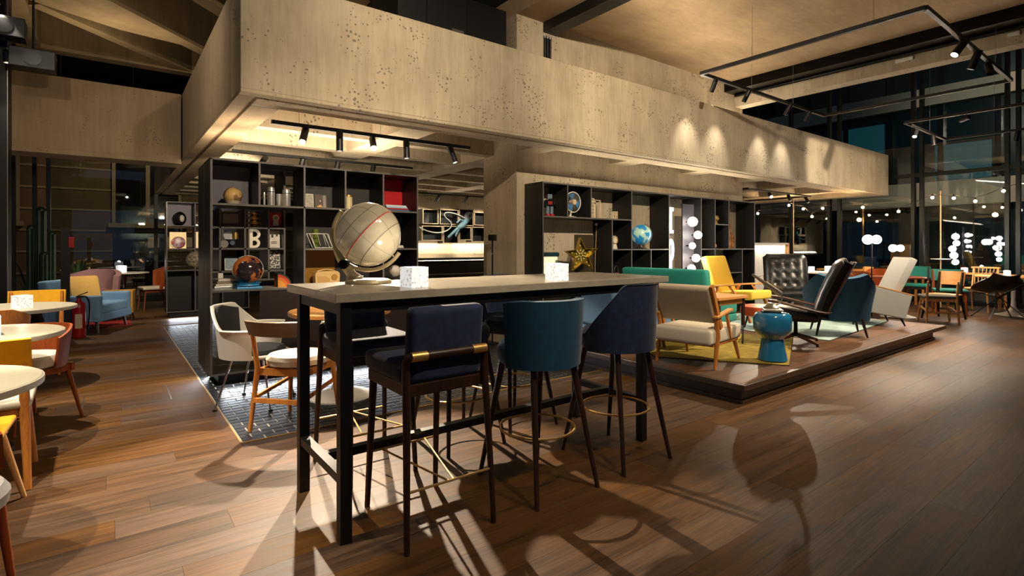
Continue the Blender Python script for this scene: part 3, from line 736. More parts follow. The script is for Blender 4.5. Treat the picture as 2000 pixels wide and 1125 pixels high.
# suspended rectangle under the upper ceiling
RZ = 3.6
track('t', 'large suspended rectangle of black track under the concrete ceiling', [(6.30, 4.11, RZ), (6.30, 1.66, RZ), (10.0, 1.66, RZ), (10.05, 4.11, RZ)], closed=True, w=.04, hang=((6.3, 3.4, RZ), (6.3, 2.1, RZ), (7.6, 4.11, RZ), (8.9, 4.11, RZ), (9.1, 1.66, RZ)))
for i, (x, tg, pw) in enumerate(((6.62, (6.7, 4.6, 2.6), 13), (7.48, (7.4, 4.6, 2.6), 13), (8.75, (8.7, 4.6, 2.6), 13), (9.45, (9.5, 4.6, 2.6), 13))):
    spotlight((x, 4.11, RZ-.02), tg, pw, ['first', 'second', 'third', 'fourth'][i]+' spotlight from the left over the concrete parapet', 64, blend=1.0, color=NEUT, L=.18)
for i, (x, tg, pw) in enumerate(((7.55, (5.4, 3.1, .2), 230), (8.15, (8.3, 2.9, .4), 200), (8.75, (5.5, .4, 0), 0))):
    spotlight((x, 1.66, RZ-.02), tg, pw, ['bright spotlight shining towards the camera from the ceiling rectangle', 'middle spotlight of the three on the right rail of the ceiling rectangle', 'unlit tilted spotlight on the right rail of the ceiling rectangle'][i], 55, pw > 0, L=.22, r=.04)
# second rectangle to the right
R2 = 3.2
track('t', 'smaller suspended black track loop at the right edge', [(9.78, .6, R2), (9.78, 2.84, R2), (11.87, 2.84, R2), (11.87, .6, R2)], w=.035, hang=((9.78, 1.8, R2), (11.0, 2.84, R2), (11.87, 1.5, R2)), ztop=5.75)
for i, (x, y, tg, pw) in enumerate(((10.3, 2.84, (8.4, 2.9, .3), 130), (11.2, 2.84, (11.3, 2.6, 0), 60), (9.78, 1.25, (9.0, 1.6, 0), 50), (11.87, 1.9, (12.6, 2.4, .4), 70), (9.78, 2.1, (12.0, 4.6, 2.9), 90))):  # last head is an added fill for the parapet's right end
    spotlight((x, y, R2-.02), tg, pw, ['bright small spotlight at the near corner of the right track loop', 'spotlight pointing straight down on the right track loop', 'spotlight near the right photo edge on the right track loop', 'lowest spotlight of the right track loop above the far tables', 'spotlight added to the right track loop to brighten the parapet end'][i], 60, L=.16)
# added fill track behind and above the viewer, then the left tables' track
track('t', 'long black track added above the open floor for the fill spotlights', [(1.2, .2, 4.1), (4.0, .2, 4.1)], hang=((2, .2, 4.1), (3.4, .2, 4.1)), ztop=5.1)
for i, (x, tg, pw, an) in enumerate(((1.4, (1.3, 4.6, 3.0), 85, 60), (2.1, (3.3, 4.6, 2.9), 135, 65), (2.9, (6.4, 4.6, 2.9), 240, 65), (3.7, (5.2, 1.0, 0), 45, 80), (1.7, (1.3, 2.6, .8), 48, 70), (2.5, (2.4, 2.5, .8), 48, 70), (3.3, (4.6, 2.7, .6), 90, 60), (1.35, (1.3, 5.7, 1.35), 75, 26), (1.95, (2.3, 5.7, 1.3), 75, 24), (3.0, (5.4, 5.0, 1.3), 60, 24), (3.8, (7.6, 5.0, 1.2), 90, 26))):
    spotlight((x, .2, 4.08), tg, pw, ['first', 'second', 'third', 'fourth', 'fifth', 'sixth', 'seventh', 'eighth', 'ninth', 'tenth', 'eleventh'][i]+' fill spotlight added above the open floor, counted from the left', an, blend=.9, group='added fill spotlights above the open floor')
track('t', 'black ceiling track along the left tables', [(-1.0, 2.2, 4.1), (-1.0, 8.2, 4.1)], hang=((-1.0, 3, 4.1), (-1.0, 7, 4.1)), ztop=4.24)
for i, (y, tg, pw) in enumerate(((2.6, (-.55, 3.0, .5), 190), (4.3, (-.5, 4.5, .5), 190), (6.2, (-.5, 6.3, .5), 170), (7.9, (-.2, 8.6, .0), 30), (5.2, (.8, 6.9, 2.95), 34))):  # last head is an added fill for the mezzanine's left face
    spotlight((-1.0, y, 4.08), tg, pw, 'ceiling spotlight '+['above the nearest left table', 'above the middle left table', 'above the furthest left table', 'over the rear end of the left row', 'over the left row, added to brighten the mezzanine side'][i], 110 if i == 4 else 50, blend=1 if i == 4 else .3, color=NEUT, group='spotlights above the left tables')
# lounge end and left rear
track('t', 'black track under the mezzanine at its far right end', [(9.75, 5.35, 2.40), (9.75, 6.9, 2.40), (12.4, 6.9, 2.40), (12.4, 5.35, 2.40)], closed=True, hang=((9.75, 6, 2.4), (12.4, 6, 2.4), (10.6, 5.35, 2.4), (11.5, 6.9, 2.4)), ztop=2.85)
for i, (x, y, tg, pw) in enumerate(((10.6, 5.35, (8.6, 3.2, .3), 60), (11.4, 5.35, (11.4, 4.4, 0), 40), (12.2, 5.35, (12.3, 4.2, 0), 40))):
    spotlight((x, y, 2.385), tg, pw, ['dazzling spotlight under the mezzanine above the light counter', 'unlit-looking spotlight under the far mezzanine end', 'last spotlight under the far mezzanine end'][i], 65, L=.14)
track('t', 'black track over the rear left seats', [(-.8, 10.6, 2.9), (.5, 10.6, 2.9)], hang=((-.6, 10.6, 2.9), (.3, 10.6, 2.9)), ztop=4.24)
for i, (x, tg, pw) in enumerate(((-.6, (-.2, 10.4, .4), 40), (.4, (.3, 13.2, .4), 60))):
    spotlight((x, 10.6, 2.88), tg, pw, ['spotlight over the blue armchair at the rear left', 'spotlight over the rear white table'][i], 60)
# added soffit fill on the bookcase tops, and LED strips in the plinths
strip((1.78, 5.72, 2.115), (1.78, 5.5, 4), 1.9, .12, 6, WARM)
strip((6.8, 5.04, 2.11), (6.8, 4.2, 4), 4.6, .08, 5, WARM)
# added fill along the parapet top, brightening the upper wall and ceiling
strip((7.6, 4.72, 3.46), (7.8, 4.1, 4.9), 11.0, .12, 22, WARM)
strip((1.77, 5.47, .085), (1.77, 5.2, -.1), 1.9, .02, 2.2, COOL)
strip((.70, 5.95, .085), (.5, 5.95, -.1), .02, .75, .8, COOL)
strip((1.2, 11.2, .085), (1.2, 11.0, -.1), .7, .02, 1.5, COOL)
strip((6.9, 10.92, 1.36), (6.9, 11.0, .9), 4.0, .03, 8, WARM)
strip((.1, 8.93, 3.47), (.1, 8.8, 5), 1.0, .2, 2.2, WARM)  # added fill on the link beam, brightening the roof ribs
strip((1.78, 6.25, 2.115), (1.9, 7.2, 4), 1.9, .12, 11, WARM)  # added fill on the rear bookcase top for the deeper coffers
strip((6.5, 10.9, 1.04), (6.5, 9.0, 4), 4.5, .1, 12, WARM)  # added upward fill at the bar, also for the deeper coffers
# spots added outside to light the two house fronts
spot((1.2, 19.5, 5.5), (1.2, 23, 3.2), 90, 110, .8, (1, .75, .45), .1)
spot((19, 4, 7.0), (26, 3, 3.4), 300, 110, .8, (1, .85, .65), .2)

# ================================================================ BOOKCASES
BT = .018
def hboard(t, x0, x1, z, y0, y1, m=SHELF):
    o = MB().box(x0, x1, y0+.003, y1, z-BT/2, z+BT/2).build('shelf_board', m, t)
    MB().box(x0, x1, y0, y0+.003, z-BT/2, z+BT/2).build('edge_band', SHELF_E, o); return o
def vboard(t, x, z0, z1, y0, y1, m=SHELF, name='divider'):
    o = MB().box(x-BT/2, x+BT/2, y0+.003, y1, z0, z1).build(name, m, t)
    MB().box(x-BT/2, x+BT/2, y0, y0+.003, z0, z1).build('edge_band', SHELF_E, o); return o
b1 = T('bookcase', 'large black bookcase left of the concrete core, above the tiled floor', 'bookcase')
Y0, Y1_ = 5.51, 5.91; XS = [.737, 1.143, 1.561, 1.98, 2.404, 2.82]
for x in (XS[0], XS[-1]): vboard(b1, x, .09, 2.093, Y0, Y1_, name='side_panel')
vboard(b1, XS[2], .86, 2.08, Y0, Y1_)
for x in (XS[1], XS[3], XS[4]): vboard(b1, x, 1.685, 2.08, Y0, Y1_)
vboard(b1, XS[4], .89, 1.665, Y0, Y1_)
hboard(b1, .728, 2.829, 2.09, Y0, Y1_); hboard(b1, .746, 2.811, 1.675, Y0, Y1_)
hboard(b1, XS[2]+.01, XS[4]-.01, 1.255, Y0, Y1_); hboard(b1, XS[4]+.01, 2.811, 1.255, Y0, Y1_)
hboard(b1, .746, 2.811, .868, Y0, Y1_, mat('grey_counter_board', 'a8a29a', .35)); hboard(b1, .746, 2.811, .10, Y0, Y1_)
for a, b in ((1.143, 1.561), (1.561, 1.98), (1.98, 2.404), (2.404, 2.82)):
    MB().box(a+.004, b-.004, Y0+.006, Y0+.024, .115, .855).build('cabinet_door', mat('dark_maroon_door', '231714', .4), b1)
MB().box(.80, 2.76, 5.56, 5.86, 0, .09).build('plinth', BLK, b1)
BACKD = mat('dark_back_panel', '24221f', .5)
MB().box(.746, 1.134, 5.895, 5.91, 1.685, 2.08).build('back_panel', mat('lavender_back_panel', '68646e', .6), b1)
MB().box(1.57, 1.97, 5.895, 5.91, 1.685, 2.08).build('back_panel', BACKD, b1)
MB().box(2.10, 2.395, 5.895, 5.91, 1.685, 2.08).build('back_panel', BACKD, b1)
MB().box(2.413, 2.811, 5.895, 5.91, 1.685, 2.08).build('back_panel', REDP, b1)
MB().box(1.57, 2.395, 5.895, 5.91, 1.265, 1.665).build('back_panel', BACKD, b1)
MB().box(2.413, 2.811, 5.895, 5.91, .88, 1.665).build('back_panel', BACKD, b1)
MB().box(1.57, 1.99, 5.88, 5.91, .88, 1.245).build('back_panel', mat('amber_back_panel', '8e6310', .4), b1)
MB().box(1.99, 2.395, 5.895, 5.91, .88, 1.245).build('back_panel', BACKD, b1)
# shallower unit standing back to back behind it
b1r = T('rear_bookcase', 'small-gridded black bookcase standing back to back with the left bookcase', 'bookcase')
Ya, Yb = 5.93, 6.335
for x in (.737, 2.82): vboard(b1r, x, .09, 2.093, Ya, Yb, name='side_panel')
for x in (.87, 1.095, 1.319): vboard(b1r, x, .95, 1.66, Ya, Yb)
vboard(b1r, 1.475, .09, 2.08, Ya, Yb)
for z in (2.09, 1.675, .10): hboard(b1r, .746, 2.811, z, Ya, Yb)
for z in (1.475, 1.26, 1.03, .94): hboard(b1r, .746, 1.466, z, Ya, Yb)
MB().box(.80, 2.76, 5.98, 6.28, 0, .09).build('plinth', BLK, b1r)
MB().box(.88, 1.085, 6.30, 6.33, 1.04, 1.25).build('back_panel', MATS['amber_back_panel'], b1r)

b2 = T('bookcase', 'long black bookcase in front of the concrete wall on the platform', 'bookcase')
Y0, Y1_ = 4.985, 5.345
X = dict(a=4.274, b=4.689, c=5.118, d=5.53, e=5.938, f=6.374, g=6.804, h=7.655, i=8.054, j=8.475, k=8.905, l=9.324)
vboard(b2, X['a'], 0, 2.09, Y0, Y1_, name='side_panel'); vboard(b2, X['l'], 0, 2.09, Y0, Y1_, name='side_panel')
hboard(b2, X['a']+.009, X['l']-.009, 2.082, Y0, Y1_)
hboard(b2, X['a']+.009, X['l']-.009, .03, Y0, Y1_)
for x, z0, z1 in (('b', 1.67, 2.07), ('c', 1.67, 2.07), ('d', .05, 1.65), ('e', .05, 2.07), ('f', .05, 1.23), ('g', .05, 2.07), ('h', .05, 2.07), ('i', .05, 2.07), ('j', 1.25, 2.07), ('k', .05, 1.23)): vboard(b2, X[x], z0, z1, Y0, Y1_)
for a, b, z in (('a', 'e', 1.66), ('d', 'e', 1.24), ('e', 'g', 1.24), ('h', 'i', 1.24), ('i', 'l', 1.24), ('i', 'j', 1.655), ('h', 'i', .83), ('i', 'k', .83), ('a', 'd', .80), ('d', 'g', .81)): hboard(b2, X[a]+.01, X[b]-.01, z, Y0, Y1_)
MB().box(5.15, 5.52, 5.325, 5.345, .82, 1.45).build('back_panel', mat('olive_dark_panel', '3a3322', .5), b2)
MB().box(5.55, 5.93, 5.325, 5.345, 1.25, 1.65).build('back_panel', MATS['olive_dark_panel'], b2)
for a, b, z0, z1 in (('b', 'c', 1.67, 2.07), ('d', 'e', .82, 1.23), ('e', 'f', .82, 1.23), ('f', 'g', .82, 1.23)):
    MB().box(X[a]+.01, X[b]-.01, 5.325, 5.345, z0, z1).build('back_panel', SHELF, b2)

b3 = T('bookcase', 'black bookcase far behind at the left, by the rear window', 'bookcase')
Y0, Y1_ = 11.3, 11.65
for x in (.81, 1.25, 1.7, 2.15): vboard(b3, x, .09, 2.09, Y0, Y1_, name='side_panel')
for z in (2.09, 1.66, .85, .10): hboard(b3, .82, 2.14, z, Y0, Y1_)
hboard(b3, 1.26, 2.14, 1.25, Y0, Y1_)
MB().box(.82, 1.24, 11.63, 11.65, 1.67, 2.08).build('back_panel', mat('lavender_back_panel2', '8d8896', .6), b3)
MB().box(.82, 2.14, 11.63, 11.65, .11, .84).build('back_panel', SHELF, b3)
MB().box(.85, 2.1, 11.36, 11.6, 0, .09).build('plinth', BLK, b3)
def one(name, label, cat, mb, m, loc, rz=0, smooth=True, bevel=0, group=None):
    return tag(mb.build(name, m, None, bevel=bevel, smooth=smooth, loc=loc, rz=rz), label, cat, group)
PAPER = mat('paper_white', 'd8d2c4', .7, var=.12, vscale=25)
INK = mat('print_ink', '2a2a2a', .7)
# ---------------- items in the left bookcase, top row
t = T('tan_globe', 'tan and brown round globe in the top left cubby', 'globe', (.937, 5.66, 1.684))
MB().sph((0, 0, .085), .083, 28, 16).build('sphere', mat_globe('tan_globe_map', 'c8a468', '8a6a48', .15, 11, .02), t, smooth=True)
MB().lathe([(.05, 0), (.055, .01), (.07, .03), (.072, .035)], 24).build('base', mat('cream_base', 'cdbb98', .4), t, smooth=True)
FLASK = mat('bright_steel', 'e4e0d6', .28, .75)
for i, (x, w, h) in enumerate(((1.28, .035, .2), (1.425, .041, .19), (1.362, .03, .13), (1.225, .012, .145))):
    t = T('steel_flask', ['tall slim chrome flask in the second top cubby', 'wide chrome flask with rounded top, second top cubby', 'open chrome beaker between the two chrome flasks', 'thin chrome rod beside the chrome flasks'][i], 'flask', (x, 5.66+.04*(i > 1), 1.684))
    MB().lathe([(w*.95, 0), (w, .006), (w, h*.72), (w*.97, h*.84), (w*.75, h*.95), (.001, h)] if i in (0, 1, 3) else [(w*.9, 0), (w, .004), (w, h), (w*.92, h), (w*.9, .01), (.001, .008)], 22).build('body', FLASK, t, smooth=True)
    if i < 2: MB().lathe([(w*1.02, h*.70), (w*1.03, h*.71), (w*1.02, h*.73)], 22).build('ring', BLKM, t, smooth=True)
def frame(name, label, cat, x, y, z, w, h, fm, pm, tilt=8, art=None, rz=0, dep=.014):
    t = T(name, label, cat, (x, y, z), rz)
    M = Rx(math.radians(-tilt))
    MB(M).box(-w/2, w/2, 0, dep, 0, h).build('frame', fm, t)
    b = .08*min(w, h)
    MB(M).box(-w/2+b, w/2-b, -.0015, 0, b, h-b).build('print', pm, t)
    for (x0, x1, z0, z1, am) in (art or ()): MB(M).box(-w/2+b+x0*(w-2*b), -w/2+b+x1*(w-2*b), -.0028, -.0015, b+z0*(h-2*b), b+z1*(h-2*b)).build('printed_mark', am, t)
    return t
frame('photo_card', 'pale picture card leaning in the third top cubby', 'picture', 1.655, 5.66, 1.684, .085, .15, PAPER, mat('faded_photo', 'a69f8d', .6, var=.3, vscale=40))
frame('brown_book', 'dark brown booklet with pale spine in the third top cubby', 'book', 1.79, 5.72, 1.684, .13, .155, mat('brown_leather_book', '3b2a1e', .5), mat('brown_leather_book2', '4a3627', .5), art=((.72, 1.0, 0, 1, mat('grey_book_spine', '8b8379', .6)), (.4, .5, .5, .6, PAPER)))
t = T('toy_car', 'tiny brass toy beside the brown booklet', 'toy', (1.745, 5.62, 1.684))
MB().box(-.03, .03, -.012, .012, .008, .02).build('body', BRASS, t, bevel=.003); MB().box(-.012, .014, -.01, .01, .02, .032).build('cabin', BRASS, t)
t = T('glass_jar', 'glass jar with brass lid and pale contents, right of the middle of the top row', 'jar', (2.07, 5.68, 1.684))
MB().lathe([(.04, 0), (.044, .005), (.044, .13), (.038, .14)], 20).build('body', mat('jar_pale', 'c9bd8e', .15), t, smooth=True); MB().cyl((0, 0, .14), .04, .02, 20).build('lid', BRASS, t, smooth=True)
MAGC = [mat('mag_blue', '2f5f86', .4), mat('mag_white', 'cfd6da', .4), mat('mag_red', 'a3231c', .4), mat('mag_pale', '9fc0d2', .4)]
for i in range(4):
    one('magazine', ['blue magazine at the bottom of the pile in the red cubby', 'red magazine second from the bottom in the red cubby', 'pale blue magazine in the pile in the red cubby', 'white magazine on top of the pile in the red cubby'][i], 'magazine', MB().box(-.13, .13, -.09, .09, 0, .017), MAGC[[0, 2, 3, 1][i]], (2.62-.01*i, 5.66+.008*i, 1.685+.0175*i), .15*(i-1.5)*.4, smooth=False, bevel=.002)
# ---------------- second row
t = T('newtons_cradle', 'chrome swinging-ball cradle with slanted threads in the bookcase', 'ornament', (1.735, 5.62, 1.266))
m = MB(); m.tube([(-.11, -.05, .15), (.07, -.05, .15)], .0035, 6).tube([(-.11, .05, .15), (.07, .05, .15)], .0035, 6).tube([(-.05, -.05, .006), (.13, -.05, .006)], .0035, 6).tube([(-.05, .05, .006), (.13, .05, .006)], .0035, 6)
m.tube([(-.05, -.05, .006), (-.05, .05, .006)], .0045, 6).tube([(.13, -.05, .006), (.13, .05, .006)], .0035, 6)
for s in (-.05, .05):
    m.tube([(-.11, s, .15), (-.05, s, .006)], .0045, 6).tube([(.07, s, .15), (.13, s, .006)], .0045, 6)
m.build('frame', WHITE, t, smooth=True)
for i in range(4):
    x = -.09+.045*i*1.3; MB().sph((x+.05, 0, .018), .011, 12, 8).build('ball', CHROME, t, smooth=True); MB().tube([(x, -.05, .15), (x+.05, 0, .022)], .003, 5).build('thread', WHITE, t)
one('green_tin', 'olive green tin behind the ball cradle', 'tin', MB().lathe([(.033, 0), (.034, .004), (.034, .2), (.03, .205), (.001, .206)], 20), mat('olive_tin', '5b6a1e', .35), (1.757, 5.80, 1.266))
one('dark_bottle', 'dark glass bottle at the left of the cradle cubby', 'bottle', MB().lathe([(.026, 0), (.028, .006), (.028, .24), (.012, .29), (.011, .33), (.001, .331)], 18), mat('bottle_dark_glass', '0d140f', .08), (1.625, 5.80, 1.266))
t = T('glass_dome', 'glass dome over white base at the right end of the bookcase', 'ornament', (2.66, 5.70, 1.266))
MB().lathe([(.07, 0), (.072, .01), (.06, .03), (.001, .032)], 24).build('base', WHITE, t, smooth=True)
MB().lathe([(.055, .032), (.055, .2), (.045, .24), (.025, .262), (.001, .268)], 24).build('dome', mat_glass('dome_glass', (.92, .94, .94), mixf=.1), t, smooth=True)
MB().lathe([(.02, .032), (.03, .06), (.012, .1), (.001, .12)], 14).build('figurine', WHITE, t, smooth=True)
t = T('retro_radio', 'cream retro radio with round dial and carry handle', 'radio', (1.845, 5.72, .88))
CRM = mat('cream_bakelite', 'd8b67a', .35)
MB(Rx(PI/2)).prism([(-.125, 0), (.125, 0), (.13, .09)]+arc(.09, .1, .04, 0, PI/2, 5)+arc(-.09, .1, .04, PI/2, PI, 5)+[(-.13, .09)], -.05, .05).build('body', CRM, t, smooth=True)
MB().tube(bez((-.13, 0, .09), (-.12, 0, .18), (.12, 0, .18), (.13, 0, .09), 14), .007, 8).build('handle', CRM, t, smooth=True)
MB(Rx(PI/2)).cyl((.07, .075, .05), .032, .008, 20).build('dial', mat('radio_dial', 'a97e3c', .4), t, smooth=True)
MB(Rx(PI/2)).prism([(-.11, .02), (.02, .02), (.02, .06), (-.02, .085), (-.11, .085)], .05, .055).build('grille', mat('radio_grille', 'c39a58', .6), t)
t = T('silver_globe', 'small mirror globe on a thin stand in the bookcase', 'globe', (2.59, 5.62, .88))
MB().lathe([(.035, 0), (.035, .006), (.006, .014), (.005, .05)], 16).build('stand', CHROME, t, smooth=True); MB().sph((0, 0, .125), .068, 24, 14).build('sphere', mat_globe('silver_globe_map', 'b9b0a2', '6b6055', .12, 9, .02), t, smooth=True)
one('brass_tube', 'short brass tube between the large globe and the mirror globe', 'ornament', MB().cyl((0, 0, 0), .019, .115, 16), BRASS, (2.45, 5.64, .88))
# counter row
t = T('dark_globe', 'dark purple globe with orange land on a bright blue base', 'globe', (1.065, 5.63, .877))
MB().sph((0, 0, .18), .135, 32, 18).build('sphere', mat_globe('dark_globe_map', '2b2228', 'c8743a', .15, 6.5, .02), t, smooth=True)
BB = mat('bright_blue_plastic', '3aa0d8', .3)
MB().lathe([(.1, .03), (.095, .05), (.12, .06), (.1, .045), (.001, .044)], 28).build('cup', BB, t, smooth=True)
MB().box(-.11, .11, -.08, .08, 0, .02).build('foot', BB, t, bevel=.006); MB().bar((-.09, 0, .02), (-.05, 0, .06), .05, .02).bar((.06, 0, .02), (.06, 0, .06), .05, .02).build('strut', BB, t)
MB(Tr(0, 0, .18)@Ry(.4)).tube([(.1385*math.cos(2*PI*i/50), 0, .1385*math.sin(2*PI*i/50)) for i in range(50)], .002, 6, closed=True).build('meridian', WHITE, t, smooth=True)
t = T('globe_wedge', 'orange layered quarter-globe model on the bookcase counter', 'ornament', (1.325, 5.66, .877), .1)
for i, (r, c) in enumerate(((.14, '1f3a36'), (.125, 'c5431c'), (.1, 'd8742a'), (.07, 'dd9a3e'))):
    MB(Rx(PI/2)).prism([(0, 0)]+arc(0, 0, r, 0, PI/2, 10), -.05+.0*i, .05+.003*i).build('layer', mat('wedge_'+c, c, .5), t)
for i in range(4):
    one('paper_tray', ['lowest tray of papers', 'second tray of papers', 'third tray of papers', 'topmost tray of papers'][i]+' on the bookcase counter left of the dark globe', 'tray', MB().box(-.11, .11, -.08, .08, 0, .022), [STEEL, PAPER, mat('tray_taupe', '8d7f6a', .5), PAPER][i], (.90+.006*i, 5.80, .877+.024*i), .05*i, smooth=False, bevel=.003)
one('white_dice', 'small white block on top of the paper trays', 'ornament', MB().box(-.022, .022, -.022, .022, 0, .05), WHITE, (.85, 5.79, .974), smooth=False, bevel=.004)
# ---------------- rear grid items
t = T('toy_television', 'tiny old television set in the rear grid', 'television', (.975, 6.05, 1.485))
MB().box(-.09, .09, -.05, .05, 0, .15).build('case', mat('tv_case', '4a4035', .5), t, bevel=.008); MB().box(-.07, .07, -.055, -.049, .03, .13).build('screen', mat('tv_screen', '8d7a5c', .15), t, bevel=.003)
for i in range(3):
    t = T('film_reel', 'small brass film reel in the rear grid, '+['bottom', 'middle', 'top'][i]+' of three', 'film reel', (1.2, 6.05, 1.485+.05*i))
    MB().lathe([(.07, 0), (.072, .006), (.03, .008), (.028, .03), (.07, .034), (.072, .04), (.001, .041)], 24).build('reel', BRASS, t, smooth=True)
# letter B
t = T('letter_b', 'gold marquee letter B standing in the rear grid', 'letter', (1.205, 6.04, 1.269))
LB = MB(Rx(PI/2)); ow = .05
LB.box(-.05, -.022, 0, .195, -.02, .02)
for z0, z1 in ((0, .1), (.09, .195)):
    h = (z1-z0)/2; out = arc(0, z0+h, h, -PI/2, PI/2, 10); inn = arc(0, z0+h, h-.024, PI/2, -PI/2, 10)
    LB.prism([(-.03, z0)]+out+[(-.03, z1), (-.03, z1-.024)]+inn+[(-.03, z0+.024)], -.02, .02)
LB.build('letter_body', mat('letter_gold_white', 'e0d2b0', .4, emit='fff0d0', estr=.05), t)
REDS = mat('poster_red', 'c01a1c', .5)
t = frame('red_picture', 'red picture with a pale head silhouette in the rear grid', 'picture', 1.40, 6.03, 1.485, .155, .16, REDP, REDS, 4)
MB(Rx(PI/2)).cyl((.01, .105, .0035), .034, .003, 20).build('printed_mark', PAPER, t); MB(Rx(PI/2)).prism([(-.02, .02), (.04, .02), (.03, .09), (-.01, .09)], .0035, .0062).build('printed_mark', PAPER, t); MB(Rx(PI/2)).cyl((.012, .105, .0065), .018, .002, 16).build('printed_mark', mat('art_green', '7d8a5e', .6), t)
frame('notice_card', 'white notice card with a stamp in the rear grid', 'card', 1.395, 6.04, 1.27, .12, .185, PAPER, PAPER, 5, ((.25, .45, .6, .8, INK), (.72, .88, .68, .8, INK), (.2, .8, .3, .34, INK), (.2, .8, .2, .24, INK)))
frame('crowd_photo', 'black and white crowd photograph in the rear grid', 'picture', 1.395, 6.03, 1.04, .145, .205, BLK, mat_globe('crowd_print', '2a2a28', 'cfcabd', .5, 55, .05), 4)
t = T('film_projector', 'small dark film projector in the rear grid', 'projector', (.98, 6.05, 1.269))
MB().box(-.05, .05, -.05, .05, 0, .09).build('body', BLKM, t, bevel=.006); MB(Rx(PI/2)).cyl((-.02, .13, -.02), .045, .02, 20).build('reel', STEEL, t, smooth=True); MB(Rx(PI/2)).cyl((.0, .05, .05), .022, .06, 16).build('lens', CHROME, t, smooth=True); MB().cyl((.045, 0, .09), .03, .07, 16).build('lamp_house', BRASS, t, smooth=True)
one('alarm_clock', 'round grey alarm clock beside the film projector', 'clock', MB(Rx(PI/2)).cyl((0, .04, -.012), .038, .024, 22), mat('clock_grey', '8c857c', .4), (.915, 6.0, 1.269))
frame('blue_card', 'pale blue framed card in front of the amber panel', 'picture', .995, 6.10, 1.04, .12, .135, PAPER, mat('pale_blue_print', '93a7b0', .6, var=.2, vscale=50), 8)
# ---------------- items in the long bookcase
RB = mat('robot_red', '8d1f1d', .35); RG = mat('robot_grey', '6d7d88', .35, .3)
t = T('toy_robot', 'tin toy robot with red feet in the top left cubby', 'toy robot', (4.49, 5.12, 1.669), -.3)
MB().box(-.05, .05, -.035, .035, .13, .215).build('torso', BLKM, t, bevel=.006); MB().box(-.03, .03, -.036, -.035, .15, .195).build('chest_plate', RB, t)
MB().box(-.032, .032, -.03, .03, .225, .285).build('head', RG, t, bevel=.006); MB().box(-.036, -.032, -.012, .012, .235, .27).box(.032, .036, -.012, .012, .235, .27).build('ear', RB, t)
for s in (-1, 1):
    MB().box(s*.028-.02, s*.028+.02, -.024, .024, .03, .13).build('leg', RG, t, bevel=.004); MB().box(s*.028-.023, s*.028+.023, -.045, .03, 0, .03).build('foot', REDP, t, bevel=.004)
    MB().tube([(s*.06, 0, .2), (s*.075, -.01, .15), (s*.07, -.03, .11)], .013, 8).build('arm', BLKM, t, smooth=True)
t = T('table_fan', 'white wire table fan with blue blades in the top row', 'fan', (4.905, 5.15, 1.669))
FM = Tr(0, -.04, .205)@Rx(PI/2)
MB(FM).tube([(.135*math.cos(2*PI*i/40), .135*math.sin(2*PI*i/40), 0) for i in range(40)], .006, 8, closed=True).build('guard_ring', WHITE, t, smooth=True)
g = MB(FM)
for i in range(24): a = 2*PI*i/24; g.tube([(.03*math.cos(a), .03*math.sin(a), .02), (.09*math.cos(a), .09*math.sin(a), .022), (.135*math.cos(a), .135*math.sin(a), 0)], .0009, 4)
g.build('guard_wires', WHITE, t)
for k in range(3):
    def bl(u, v, k=k):
        a = 2*PI*k/3+PI/2+(u-.5)*1.15*(.5+.5*v)+.3; r = lerp(.03, .118, v); return (r*math.cos(a), r*math.sin(a), .012*(u-.5))
    MB(FM).sheet(bl, 8, 5, .003).build('blade', mat('fan_blade_blue', '2f6b9a', .25), t, smooth=True)
MB(FM).cyl((0, 0, -.05), .034, .08, 20).build('hub', mat('fan_hub_cream', 'c9ab8c', .4), t, smooth=True)
MB().tube([(0, 0, .09), (0, .02, .02)], .016, 10).build('neck', WHITE, t, smooth=True); MB().lathe([(.075, 0), (.078, .008), (.03, .022), (.001, .024)], 24).build('base', WHITE, t, smooth=True)
RACK = mat('cream_lattice', 'cfbf9f', .6)
def lattice(x, y, z, w, h, nx, nz, label):
    t = T('lattice_rack', label, 'rack', (x, y, z))
    for i in range(nx+1): MB().box(-w/2+w*i/nx-.004, -w/2+w*i/nx+.004, -.02, .02, 0, h).build('upright', RACK, t)
    for j in range(nz+1): MB().box(-w/2, w/2, -.022, .022, h*j/nz, h*j/nz+.007).build('rung', RACK, t)
    return t
lattice(5.24, 5.13, 1.669, .13, .27, 3, 6, 'tall cream lattice rack in the third top cubby')
lattice(5.42, 5.20, 1.669, .17, .26, 1, 1, 'plain square cream rack beside the tall lattice'); MB().box(5.34, 5.50, 5.20, 5.206, 1.675, 1.925)
one('cream_board', 'pale square board behind the lattice racks', 'board', MB().box(-.10, .10, 0, .012, 0, .26), RACK, (5.41, 5.28, 1.669), smooth=False)
lattice(5.66, 5.06, 1.669, .08, .1, 2, 2, 'small cream lattice at the right end of the third cubby')
t = T('hanging_plug', 'white plug with its cord hanging below the lattice rack', 'cable', (5.2, 5.26, 0))
MB().sph((.3, 0, 1.60), .02, 14, 8).build('plug', WHITE, t, smooth=True); MB().tube(bez((.3, 0, 1.6), (.31, 0, 1.4), (.26, 0, 1.2), (.28, 0, .83), 14), .005, 6).build('cord', mat('tan_cord', 'a3835e', .6), t, smooth=True)
t = T('white_desk_fan', 'small round white fan in the middle row', 'fan', (5.66, 5.07, 1.249))
MB(Rx(PI/2)).cyl((0, .125, -.02), .06, .04, 24).build('housing', mat('ivory_plastic', 'd6cdb6', .4), t, smooth=True); MB(Rx(PI/2)).tube([(.05*math.cos(2*PI*i/30), .125+.05*math.sin(2*PI*i/30), .022) for i in range(30)], .006, 6, closed=True).build('ring', BRASS, t, smooth=True); MB().bar((0, 0, 0), (0, 0, .07), .09, .05, w2=.05, h2=.04).build('foot', MATS['ivory_plastic'], t)
